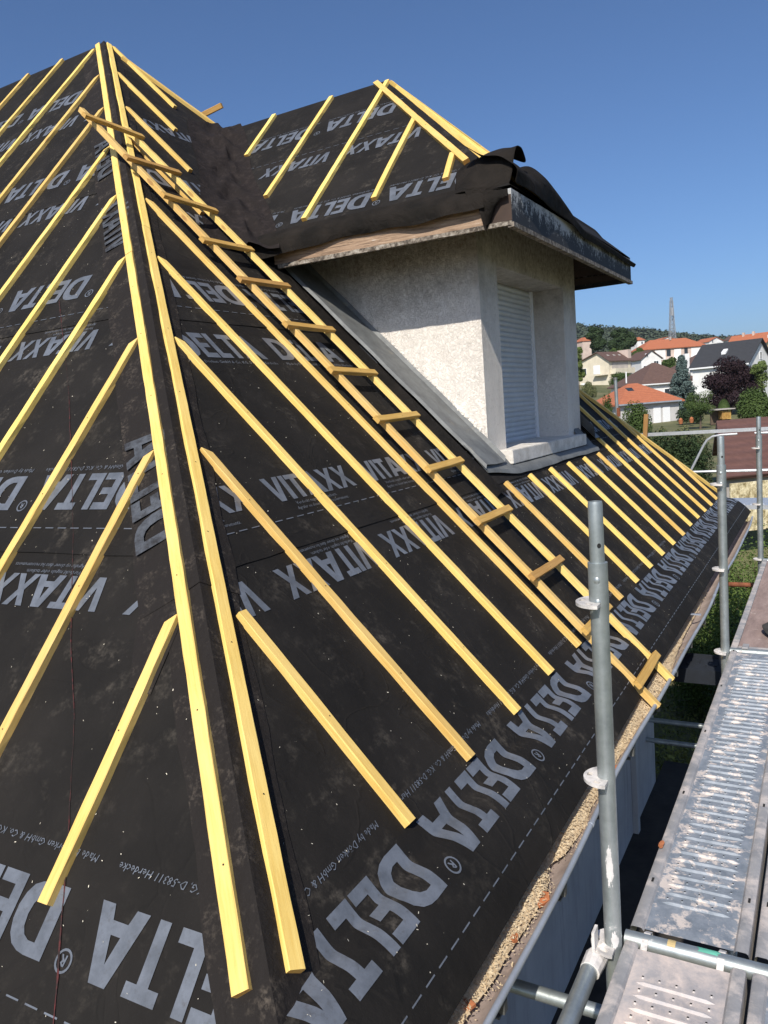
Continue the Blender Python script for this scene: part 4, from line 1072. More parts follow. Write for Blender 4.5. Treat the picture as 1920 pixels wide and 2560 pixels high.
# plaster smears on the nearest post
bm = bmesh.new()
rnd = random.Random(77)
for (zc, dz_, a0, a1) in ((-1.30, .07, -1.9, -.9), (-1.52, .035, -1.7, -.6)):
    n = 26
    for i in range(n):
        for j in range(n * 2):
            u = (i + .5) / n - .5; v = (j + .5) / (2 * n) - .5
            if u * u + v * v + .16 * noise.noise(Vector((i * .31, j * .13, zc * 9))) + rnd.uniform(-.03, .03) > .15: continue
            f_ = []
            for du, dv in ((0, 0), (1, 0), (1, 1), (0, 1)):
                a = a0 + (a1 - a0) * (i + du) / n; z = zc - dz_ + 2 * dz_ * (j + dv) / (2 * n)
                f_.append(bm.verts.new((PX + .0246 * math.cos(a), PY + .0246 * math.sin(a), z)))
            bm.faces.new(f_)
finish('plaster_smear', bm, 'white_smear', bpy.data.objects['post'])
bm = bmesh.new(); tube(bm, [(PX - .045, -.8, DZ - .03), (PX - .045, PY - .035, DZ - .03)], .0242, 20); autosmooth(finish('ledger', bm, 'galvanised_tube', scaf), 60)
# wedge head joining the ledger to the post
bm = bmesh.new(); tube(bm, [(PX - .043, PY - .10, DZ - .03), (PX - .040, PY - .045, DZ - .028), (PX - .02, PY - .01, DZ - .01)], .03, 12, radii=[.028, .031, .02]); box(bm, PX - .045, PX - .037, PY - .06, PY - .02, DZ - .05, DZ + .06)
finish('wedge_head', bm, 'galvanised_dusty', scaf)
for y in (PY + .062, PY + BY + .07, PY + 2 * BY):
    bm = bmesh.new(); tube(bm, [(PX + .02, y, DZ - .018), (PX + 1.15, y, DZ - .018)], .0242, 20); autosmooth(finish('transom', bm, 'galvanised_tube', scaf), 60)
for (p0, p1) in (((-1.6, 2.39, -2.05), (-.50, 2.39, -2.05)), ((-1.6, 8.40, -1.96), (-.50, 8.40, -1.96)), ((-1.7, 7.68, -3.195), (-.4, 7.68, -3.195)), ((-1.7, 7.68, -3.405), (-.4, 7.68, -3.405))):
    bm = bmesh.new(); tube(bm, [p0, p1], .0242, 16); o = autosmooth(finish('wall_tie', bm, 'rust' if p0[2] == -1.96 else 'galvanised_tube', scaf), 60)
for y0_, y1_ in ((PY, PY + BY), (PY + BY, PY + 2 * BY)):
    bm = bmesh.new(); tube(bm, [(PX, y0_ + .03, PZ - 3.0), (PX, y1_ - .03, PZ - 3.0)], .0242, 12); autosmooth(finish('ledger', bm, 'galvanised_tube', scaf), 60)
# slotted bracket beam to the house
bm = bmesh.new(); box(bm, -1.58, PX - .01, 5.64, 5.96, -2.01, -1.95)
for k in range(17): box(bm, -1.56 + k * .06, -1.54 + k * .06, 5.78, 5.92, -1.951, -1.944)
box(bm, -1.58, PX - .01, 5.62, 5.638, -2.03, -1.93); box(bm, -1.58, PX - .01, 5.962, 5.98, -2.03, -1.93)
simple('painted_shade_steel', (0.010, 0.014, 0.022), 0.85, 0.0, 0.5, 8)  # near-black navy: the shade on the beam is put into its colour
finish('bracket_beam', bm, 'painted_shade_steel', scaf)

# steel deck planks
def plank(x0, y0, y1, label, mat, lipmat, seedv, z=DZ):
    W = .32; root = empty('scaffold_plank', (x0 + W / 2, (y0 + y1) / 2, z), label, 'scaffold plank', 'steel planks of the scaffold deck')
    bm = bmesh.new(); rnd = random.Random(seedv)
    # floor with slight dents
    nx, ny = 10, 60; g = []
    xs = [x0 + .036 + (W - .072) * i / nx for i in range(nx + 1)]
    for j in range(ny + 1):
        y = y0 + .012 + (y1 - y0 - .024) * j / ny
        g.append([bm.verts.new((x, y, z - .008 + .0025 * noise.noise(Vector((x * 9, y * 3, seedv))))) for x in xs])
    for j in range(ny):
        for i in range(nx): bm.faces.new((g[j][i], g[j][i + 1], g[j + 1][i + 1], g[j + 1][i]))
    # pressed ridges
    y = y0 + .16
    while y < y1 - .10:
        xa, xb = x0 + .062, x0 + W - .062; n = 10; prev = None
        for k in range(n + 1):
            t = k / n; x = xa + (xb - xa) * t; hw = .0068 * min(1, math.sin(math.pi * t) * 5 + .02); hh = .0075 * min(1, math.sin(math.pi * t) * 4)
            r1 = [bm.verts.new((x, y - hw, z - .0085)), bm.verts.new((x, y - hw * .35, z - .008 + hh)), bm.verts.new((x, y + hw * .45, z - .008 + hh)), bm.verts.new((x, y + hw, z - .0085))]
            if prev:
                for q in range(3): bm.faces.new((prev[q], r1[q], r1[q + 1], prev[q + 1]))
            prev = r1
        # drain holes with raised rims between ridges
        for q in range(5):
            cx = x0 + .075 + .043 * q; cy = y + .0245; rr = .0033
            vs = [bm.verts.new((cx + rr * math.cos(a * 1.0472), cy + rr * math.sin(a * 1.0472), z - .0045)) for a in range(6)]
            vo = [bm.verts.new((cx + rr * 1.9 * math.cos(a * 1.0472), cy + rr * 1.9 * math.sin(a * 1.0472), z - .0088)) for a in range(6)]
            for a in range(6): bm.faces.new((vo[a], vo[(a + 1) % 6], vs[(a + 1) % 6], vs[a]))
            f = bm.faces.new(vs); f.material_index = 1
        y += .05
    autosmooth(finish('walking_surface', bm, [mat, 'hole_dark'], root), 50)
    bm = bmesh.new()
    for sgn, xe_ in ((1, x0), (-1, x0 + W)):
        sec_ = [(.040, -.0085), (.037, -.004), (.034, .0005), (.030, .002), (.008, .002), (.002, -.002), (0, -.010), (0, -.065)]
        prev = None
        for j in range(31):
            y = y0 + (y1 - y0) * j / 30; wob = .0015 * noise.noise(Vector((y * 4, xe_ * 9, seedv)))
            r1 = [bm.verts.new((xe_ + sgn * a, y, z + b + wob)) for a, b in sec_]
            if prev:
                for q in range(len(sec_) - 1):
                    f = (prev[q], r1[q], r1[q + 1], prev[q + 1]) if sgn > 0 else (prev[q], prev[q + 1], r1[q + 1], r1[q]); bm.faces.new(f)
            prev = r1
        y = y0 + .25
        while y < y1:
            vs = [bm.verts.new((xe_ + sgn * .019 + a, y + b, z + .0035)) for a, b in ((-.0035, -.012), (.0035, -.012), (.0035, .012), (-.0035, .012))]
            f = bm.faces.new(vs if sgn > 0 else vs); f.material_index = 1; y += .62
    autosmooth(finish('side_lip', bm, [lipmat, 'hole_dark'], root), 35)
    bm = bmesh.new()
    for ye, s in ((y0, -1), (y1, 1)):
        for xx in (x0 + .045, x0 + W - .075):
            pts = [(xx, ye, z - .006), (xx, ye + s * .02, z - .002), (xx, ye + s * .05, z + .004), (xx, ye + s * .078, z - .01), (xx, ye + s * .088, z - .04)]
            for a, b in zip(pts, pts[1:]): thick(bm, [a, b, (b[0] + .018, b[1], b[2]), (a[0] + .018, a[1], a[2])], (0, 0, 1), .004)
    finish('end_hook', bm, 'galvanised_dusty', root)
    return root
ym0 = PY + .062
plank(PX + .025, ym0 + .035, PY + BY + .035, 'middle steel plank with blue-grey perforated surface splashed with pink plaster', 'deck_steel', 'deck_lip', 1)
plank(PX + .025, ym0 - 2.74, ym0 - .035, 'nearest steel plank, dusty pinkish grey, at the bottom of the view', 'deck_steel_dusty', 'deck_lip', 2)
plank(PX + .025 + .333, ym0 + .035, PY + BY + .035, 'outer steel plank cut by the right picture edge, beside the middle plank', 'deck_steel_dusty', 'deck_lip', 3)
plank(PX + .025 + .333, ym0 - 2.74, ym0 - .035, 'outer steel plank at the lower right corner, beside the nearest plank', 'deck_steel', 'deck_lip', 4)
# green and yellow paint marks on the cross tube
bm = bmesh.new()
for (xa, xb) in ((-.325, -.27),):
    n = 8
    for k in range(n):
        a0, a1 = 1.2 + k / n * 1.4, 1.2 + (k + 1) / n * 1.4
        quad(bm, (xa + .004 * math.sin(k), ym0 - .0247 * math.cos(a0), DZ - .018 + .0247 * math.sin(a0)), (xb - .006 * math.sin(k * 2), ym0 - .0247 * math.cos(a0), DZ - .018 + .0247 * math.sin(a0)), (xb - .006 * math.sin(k * 2 + 2), ym0 - .0247 * math.cos(a1), DZ - .018 + .0247 * math.sin(a1)), (xa + .004 * math.sin(k + 1), ym0 - .0247 * math.cos(a1), DZ - .018 + .0247 * math.sin(a1)))
simple('green_paint', (0.12, 0.42, 0.31), 0.6); simple('yellow_tape', (0.55, 0.42, 0.20), 0.6)
finish('paint_mark', bm, 'green_paint', scaf)
bm = bmesh.new()
for k in range(6):
    a0, a1 = .9 + k / 6 * 1.5, .9 + (k + 1) / 6 * 1.5
    quad(bm, (-.405, ym0 - .0250 * math.cos(a0), DZ - .018 + .0250 * math.sin(a0)), (-.383, ym0 - .0250 * math.cos(a0), DZ - .018 + .0250 * math.sin(a0)), (-.383, ym0 - .0250 * math.cos(a1), DZ - .018 + .0250 * math.sin(a1)), (-.405, ym0 - .0250 * math.cos(a1), DZ - .018 + .0250 * math.sin(a1)))
finish('tape_mark', bm, 'yellow_tape', scaf)
# plywood deck beyond, with rim and dark cloth
pb = empty('plywood_deck', (PX + .33, 6.3, DZ), 'worn pinkish brown plywood deck panel with a metal rim, beyond the steel planks', 'deck panel')
bm = bmesh.new(); box(bm, PX + .06, PX + .62, 5.0, 7.62, DZ - .012, DZ - .002)
for k in range(1, 3): box(bm, PX + .06, PX + .62, 5.0 + .87 * k, 5.004 + .87 * k, DZ - .002, DZ - .0005)
finish('panel', bm, 'plywood', pb)
bm = bmesh.new(); box(bm, PX + .02, PX + .058, 4.96, 7.64, DZ - .07, DZ + .003); box(bm, PX + .06, PX + .62, 4.955, 4.998, DZ - .05, DZ + .004); box(bm, PX + .622, PX + .66, 4.96, 7.64, DZ - .07, DZ + .003)
box(bm, PX + .085, PX + .12, 4.93, 5.01, DZ + .005, DZ + .018)
bmesh.ops.bevel(bm, geom=bm.edges[:], offset=.003, segments=1, affect='EDGES'); finish('rim', bm, 'deck_lip', pb)
rndc = random.Random(31)
rows_ = []
for i in range(9):
    t = i / 8; r_ = []
    for j in range(9):
        s = j / 8; r_.append((PX + .20 + .42 * s + .05 * math.sin(i * 1.7) + (.10 if i > 4 else 0) * (1 - s), 5.05 + .75 * t + .05 * math.sin(j * 2.1), DZ + .006 + (.10 * math.sin(s * 3.1) * math.sin(t * 3.1) + .05 * noise.noise(Vector((s * 4, t * 4, 2)))) * (1.5 if .3 < t < .8 else .5) + .02))
    rows_.append(r_)
cl = loft('cloth', rows_, 'dark_cloth', None, 0); tag(cl, 'crumpled dark cloth lying on the plywood deck at the right edge', 'cloth')

# scaffold behind the far gable end
sc2 = empty('scaffold', (-2.0, 12.5, -4.05), 'second scaffold behind the house with horizontal guard rails and bent white braces', 'scaffold')
bm = bmesh.new(); box(bm, -2.9, 3.2, 12.47, 12.50, -.645, -.595); finish('guard_rail', bm, 'aluminium', sc2)
bm = bmesh.new(); tube(bm, [(-2.2, 12.48, -1.21), (3.2, 12.48, -1.21)], .02, 10); finish('guard_rail', bm, 'aluminium', sc2)
def bent(x0, x1, s):
    bm = bmesh.new(); pts = [(x0, 12.44, -1.75), (x0 + s * .47, 12.44, -.82), (x0 + s * .52, 12.44, -.74), (x0 + s * .60, 12.44, -.69), (x0 + s * .72, 12.44, -.675), (x1, 12.44, -.672)]
    tube(bm, pts, .017, 10); autosmooth(finish('bent_brace', bm, 'aluminium', sc2), 70)
bent(-2.09, -1.16, 1); bent(.0, -.93, -1); bent(.12, .9, 1)
bm = bmesh.new(); box(bm, -1.35, 3.0, 11.62, 12.40, -1.66, -1.60); 
for k in range(16): box(bm, -1.3 + k * .12, -1.25 + k * .12, 11.7, 12.3, -1.601, -1.595)
finish('deck', bm, 'aluminium', sc2)
bm = bmesh.new(); tube(bm, [(3.1, 12.46, -4), (3.1, 12.46, -.3)], .024, 10); tube(bm, [(3.1, 11.7, -4), (3.1, 11.7, -.3)], .024, 10); finish('tube', bm, 'galvanised_tube', sc2)
# metal pole with brown foot rising behind the far hip
mp = empty('metal_pole', (-2.69, 11.8, -.8), 'galvanised metal pole with a dark knob on top, rising behind the far hip', 'pole')
bm = bmesh.new(); tube(bm, [(-2.69, 11.8, -1.2), (-2.715, 11.8, .235)], .024, 14); autosmooth(finish('shaft', bm, 'galvanised_tube', mp), 60)
bm = bmesh.new(); tube(bm, [(-2.715, 11.8, .235), (-2.716, 11.8, .27)], .03, 12); finish('knob', bm, 'zinc_dark', mp)
bm = bmesh.new(); tube(bm, [(-2.69, 11.8, -.30), (-2.69, 11.8, -.17)], .03, 12); finish('brown_foot', bm, 'rust', mp)

# ------------------------------------------------------------------ ground
FH = Vector((WV.x, WV.y, 0)).normalized(); RH = Vector((FH.y, -FH.x, 0))
HT = [(-400, -4.05), (20, -4.05), (78, -3.7), (100, -2.4), (125, -.8), (150, 2.0), (175, 4.6), (215, 8.2), (300, 14), (420, 22), (560, 36), (760, 68), (900, 74), (1600, 60), (4500, 40)]
def terr(p):
    d = p.x * FH.x + p.y * FH.y; l = p.x * RH.x + p.y * RH.y
    for (a, za), (b, zb_) in zip(HT, HT[1:]):
        if d <= b: break
    t = min(1, max(0, (d - a) / (b - a))); t = t * t * (3 - 2 * t); z = za + (zb_ - za) * t
    sm = lambda v: max(0.0, min(1.0, v)) ** 2 * (3 - 2 * max(0.0, min(1.0, v)))
    z -= 2.0 * sm((p.y - 8.7) / 1.8) * (1 - sm((d - 19) / 6)) * sm((p.x + 12) / 3)
    if d > 300:
        k = min(1, (d - 300) / 450.0); latn = l / max(d, 1)
        z -= k * max(0, min(.35, latn - .22)) * 125 - k * 3 * noise.noise(Vector((l * .008, d * .004, 0)))
        if latn < 0: z += 0
    return z
bm = bmesh.new(); grid = []
ds = [-400, -150, -60, -20, -5, 0, 3, 5, 6, 7, 8, 9, 10, 11, 12, 13, 14, 15, 16, 17, 18, 19, 20, 21, 22, 23, 24, 25, 27, 30, 40, 50, 60, 70, 78, 85, 92, 100, 110, 118, 125, 135, 142, 150, 160, 168, 175, 190, 205, 215, 240, 270, 300, 340, 380, 420, 470, 520, 560, 610, 660, 710, 760, 820, 900, 1200, 1600]
for d in ds:
    wdt = max(60, abs(d) * 1.3) + 40; row_ = []
    for i in range(81):
        u = i / 40 - 1; l_ = wdt * math.copysign(abs(u) ** 2.0, u); q = FH * d + RH * l_; row_.append(bm.verts.new((q.x, q.y, terr(q))))
    grid.append(row_)
for a, b in zip(grid, grid[1:]):
    for i in range(80): bm.faces.new((a[i], a[i + 1], b[i + 1], b[i]))
bmesh.ops.recalc_face_normals(bm, faces=bm.faces)
g_ = finish('ground', bm, 'ground', smooth=True); tag(g_, kind='structure')
bm = bmesh.new(); box(bm, -1.6, 2.0, -3.0, 8.6, -4.10, -4.03); pp = finish('path', bm, 'dark_soil'); tag(pp, kind='structure')

# ------------------------------------------------------------------ foliage
def leafball(bm, c, r, n, size, rnd, flat=1.0, up=.3, holes=.0, droop=0):
    c = Vector(c)
    for i in range(n):
        v = Vector((rnd.gauss(0, 1), rnd.gauss(0, 1), rnd.gauss(0, 1))).normalized(); rr = (rnd.random() ** .28)
        if holes and noise.noise(v * 2.3 + c) < -holes: continue
        lump = 1 + .22 * noise.noise(v * 2.1 + c * 1.7)
        p_ = c + Vector((v.x * r[0], v.y * r[1], v.z * r[2])) * rr * lump
        nn = (v + Vector((rnd.uniform(-1, 1), rnd.uniform(-1, 1), rnd.uniform(-1, 1) + up)) * .9).normalized()
        q = Vector((rnd.gauss(0, 1), rnd.gauss(0, 1), rnd.gauss(0, 1) - droop)); u = nn.cross(q).normalized(); w_ = nn.cross(u); s = size * rnd.uniform(.55, 1.25)
        bm.faces.new([bm.verts.new(p_ + u * s), bm.verts.new(p_ + w_ * s * .55), bm.verts.new(p_ - u * s), bm.verts.new(p_ - w_ * s * .55)])
def tree(name, base, H, R, label, mat='leaf_mid', kind='round', n=2600, size=.2, cat='tree', group=None, seedv=0, trunk_frac=.2, parent=None, trunk_r=None):
    size *= .62; n = int(n * 2.3)
    rnd = random.Random(seedv); base = Vector(base); root = empty(name, base, label, cat, group); bm = bmesh.new()
    if kind == 'round':
        nb = 11; 
        for k in range(nb):
            a = rnd.uniform(0, 6.28); h = rnd.uniform(0, 1); rad = R * (.62 * math.sqrt(max(.05, 1 - (2 * h - 1) ** 2))) 
            c = base + Vector((math.cos(a) * rad, math.sin(a) * rad, H * (trunk_frac + (1 - trunk_frac) * (.18 + .66 * h)))); r = R * rnd.uniform(.32, .52)
            leafball(bm, c, (r, r, r * .8), n // nb, size, rnd)
        leafball(bm, base + Vector((0, 0, H * .58)), (R * .6, R * .6, H * .3), n // 6, size, rnd)
    elif kind == 'cone':
        nb = 15
        for k in range(nb):
            h = k / (nb - 1); rad = R * (1 - h) ** .8 + .04 * R; m_ = max(2, int(9 * (1 - h)) + 2)
            for j in range(m_):
                a = 6.28 * j / m_ + rnd.uniform(-.4, .4); rr = rad * rnd.uniform(.45, .95)
                c = base + Vector((math.cos(a) * rr * .7, math.sin(a) * rr * .7, H * (.08 + .9 * h) - rr * .12))
                leafball(bm, c, (max(.12 * R, rad * .38), max(.12 * R, rad * .38), H * .035 + .05 * R), max(8, n // (nb * m_)), size, rnd, droop=.4)
    elif kind == 'layer':
        for k in range(9):
            h = .35 + .62 * k / 8
            for j in range(5):
                a = rnd.uniform(0, 6.28); rr = R * rnd.uniform(.1, .8) * (1.1 - .6 * abs(h - .6))
                leafball(bm, base + Vector((math.cos(a) * rr, math.sin(a) * rr, H * h)), (R * .38, R * .38, H * .05), n // 45, size, rnd)
    elif kind == 'bush':
        nb = 9
        for k in range(nb):
            a = rnd.uniform(0, 6.28); rr = R * rnd.uniform(0, .62)
            leafball(bm, base + Vector((math.cos(a) * rr, math.sin(a) * rr, H * rnd.uniform(.3, .68))), (R * .45, R * .45, H * .34), n // nb, size, rnd)
    elif kind == 'dome':
        for i in range(n):
            v = Vector((rnd.gauss(0, 1), rnd.gauss(0, 1), abs(rnd.gauss(0, 1)))).normalized(); p_ = base + Vector((v.x * R, v.y * R, v.z * H)) * rnd.uniform(.93, 1)
            u = v.cross(Vector((rnd.random(), rnd.random(), rnd.random()))).normalized(); w_ = v.cross(u); bm.faces.new([bm.verts.new(p_ + u * size), bm.verts.new(p_ + w_ * size * .6), bm.verts.new(p_ - u * size), bm.verts.new(p_ - w_ * size * .6)])
        bmesh.ops.create_icosphere(bm, subdivisions=2, radius=1, matrix=Matrix.Translation(base) @ Matrix.Diagonal((R * .92, R * .92, H * .92, 1)))
    finish('crown', bm, mat, root)
    tr = trunk_r or R * .07; bm = bmesh.new(); tube(bm, [base - Vector((0, 0, .3)), base + Vector((.03 * R, 0, H * .3)), base + Vector((-.03 * R, .02 * R, H * (.75 if kind != 'cone' else .95)))], tr, 7, radii=[tr, tr * .7, tr * .25])
    for k in range(5 if kind in ('round', 'layer', 'bush') else 0):
        a = rnd.uniform(0, 6.28); z = H * rnd.uniform(.3, .55); tube(bm, [base + Vector((0, 0, z)), base + Vector((math.cos(a) * R * .35, math.sin(a) * R * .35, z + H * .18)), base + Vector((math.cos(a) * R * .6, math.sin(a) * R * .6, z + H * .27))], tr, 5, radii=[tr * .45, tr * .3, tr * .12])
    finish('trunk', bm, 'bark', root); return root
def ptree(name, px, ytop, ybase, hw, D, label, **k):
    """tree given by where its axis, top, foot and half width stand at a distance D"""
    b = at(px, ybase, D); t = at(px, ytop, D); H = t.z - b.z; R = hw * D / FPX
    return tree(name, b, H, R, label, **k)
ptree('spruce_tree', 1708, 893, 1052, 62, 95, 'blue-grey spruce between the orange-roofed house and the purple tree', mat='leaf_blue', kind='cone', n=7000, size=.20, seedv=1)
ptree('purple_tree', 1826, 892, 1062, 70, 90, 'large dark purple-leaved tree in front of the slate-roofed house', mat='leaf_purple', n=9000, size=.2, seedv=2, trunk_frac=.12)
ptree('fruit_tree', 1751, 976, 1070, 40, 75, 'small bright green garden tree with a visible trunk beside the woodshed', mat='leaf_mid', n=2600, size=.11, seedv=3, trunk_frac=.3, kind='round')
ptree('clipped_bush', 1810, 996, 1040, 17, 80, 'clipped dome-shaped bush beside the woodshed', mat='leaf_mid', kind='dome', n=1500, size=.09, cat='bush', seedv=4)
ptree('leafy_bush', 1895, 962, 1075, 50, 50, 'broad leafy green bush above the plum-tiled garden roof at the right edge', mat='leaf_mid', kind='bush', n=6500, size=.12, cat='bush', seedv=5)
ptree('pine_tree', 1905, 893, 1010, 28, 86, 'light green tree at the right edge beside the white gable', mat='leaf_light', n=2500, size=.17, seedv=6)
ptree('purple_bush', 1885, 950, 1030, 26, 84, 'reddish purple bush right of the large purple tree', mat='leaf_purple', kind='bush', n=2200, size=.15, cat='bush', seedv=61)
ptree('cedar_tree', 1494, 806, 905, 24, 195, 'tall dark cedar on the slope left of the broad pine', mat='leaf_dark', kind='round', n=4200, size=.5, seedv=7)
ptree('broad_pine', 1556, 812, 915, 34, 205, 'broad dark pine with layered crown behind the cream house', mat='leaf_dark', n=6500, size=.5, seedv=8, trunk_frac=.1)
ptree('leafy_tree', 1449, 852, 985, 17, 88, 'light green tree beside the dormer wall, left of the cream house', mat='leaf_light', n=4200, size=.16, seedv=9, trunk_frac=.05)
ptree('garden_tree', 1548, 866, 920, 22, 185, 'bright green tree just behind the cream house roof', mat='leaf_mid', n=2400, size=.4, seedv=10)
ptree('garden_tree', 1598, 868, 925, 16, 178, 'green tree between the cream house and the white gabled house', mat='leaf_mid', n=2000, size=.4, seedv=11)
ptree('garden_tree', 1676, 893, 935, 20, 138, 'small green tree above the brown-tiled house roof, right of the white gabled house', mat='leaf_mid', n=1800, size=.25, seedv=12)
ptree('garden_tree', 1652, 915, 955, 12, 142, 'tiny dark green tree in front of the white gabled house', mat='leaf_dark', n=900, size=.25, seedv=13)
ptree('garden_bush', 1548, 930, 970, 40, 128, 'wide green bush in front of the balcony of the cream house', mat='leaf_mid', kind='bush', n=3000, size=.2, cat='bush', seedv=14)
ptree('garden_bush', 1474, 952, 1000, 22, 115, 'dusty green bush at the foot of the cream house beside the dormer', mat='leaf_olive', kind='bush', n=2000, size=.18, cat='bush', seedv=15)
ptree('laurel_bush', 1596, 1000, 1150, 46, 34, 'large upright laurel bush in front of the white wall of the orange-roofed house', mat='leaf_mid', kind='bush', n=6500, size=.075, cat='bush', seedv=16)
ptree('laurel_bush', 1525, 985, 1130, 17, 38, 'small green bush in front of the orange roof, left of the metal pole', mat='leaf_mid', kind='bush', n=2200, size=.08, cat='bush', seedv=17)
for i, (px, yt, hw) in enumerate([(1650, 1068, 34), (1700, 1060, 32), (1745, 1075, 28)]):
    ptree('wild_shrub', px, yt, 1200, hw, 26, ['feathery olive shrub left of the plum-tiled garden roof, nearest the laurel', 'feathery olive shrub in the middle below the garden lawn', 'low olive shrub right beside the plum-tiled garden roof'][i], mat='leaf_olive', kind='bush', n=3000, size=.06, cat='shrub', seedv=20 + i)
# dark clipped hedge
hd_ = empty('hedge', at(1710, 1240, 19), 'dark evergreen hedge behind the second scaffold', 'hedge'); bm = bmesh.new(); rnd = random.Random(44)
for k in range(8):
    c_ = at(1572 + k * 24, 1172 + 6 * (k % 2), 19 + .3 * (k % 3)); leafball(bm, c_, (.42, .42, .95), 4200, .032, rnd)
finish('crown', bm, 'leaf_dark', hd_); bm = bmesh.new()
for k in range(8): c_ = at(1572 + k * 24, 1175, 19.4); tube(bm, [(c_.x, c_.y, -4.1), (c_.x, c_.y, c_.z + .3)], .05, 6)
finish('trunk', bm, 'bark', hd_)
hd_ = empty('hedge', at(1720, 1050, 82), 'low clipped hedge beside the orange-roofed house', 'hedge'); bm = bmesh.new(); rnd = random.Random(45)
for k in range(6): leafball(bm, at(1702 + k * 9, 1040, 82), (.5, .5, .75), 420, .1, rnd)
finish('crown', bm, 'leaf_dark', hd_)
# climbers and bushes below the scaffold, between house and deck
for i, (px, py, D, H, R, m_, lb) in enumerate([
    (1740, 1560, 14.6, 2.1, .8, 'ivy', 'nearest glossy green bush under the scaffold, beside the gutter'),
    (1830, 1450, 13.6, 3.0, .95, 'ivy', 'sunlit green bush under the scaffold between the first and second far posts'),
    (1890, 1400, 15.0, 3.6, 1.1, 'ivy', 'green bush under the far scaffold post at the right edge'),
    (1870, 1560, 12.2, 2.6, .7, 'leaf_dark', 'dark green bush in the shade of the plywood deck'),
    (1760, 1400, 17.0, 3.6, 1.1, 'leaf_mid', 'bush seen through the gap beyond the gutter end, left of the far post'),
    (1880, 1290, 16.0, 2.2, 1.3, 'ivy', 'bush below the second scaffold at the far end of the gutter')]):
    b = at(px, py, D); b.z = terr(b) - .05
    tree('garden_shrub', b, H, R, lb, mat=m_, kind='bush', n=5200, size=.045, cat='shrub', seedv=70 + i, trunk_r=.03)
def gr(rnd):
    x = rnd.uniform(-5.0, .5); y = rnd.uniform(8.6, 18.5)
    if rnd.random() > .75 + .5 * noise.noise(Vector((x * 2, y * 2, 0))): return None
    return Vector((x, y, terr(Vector((x, y, 0))) + rnd.uniform(0, .22))), Vector((rnd.uniform(-1, 1), rnd.uniform(-1, 1), .6)).normalized()
o = chips('grass', 42000, gr, .012, .034, 'grass_blades', 'tall yellow-green grass and weeds on the ground below the scaffold', 'grass', 8)

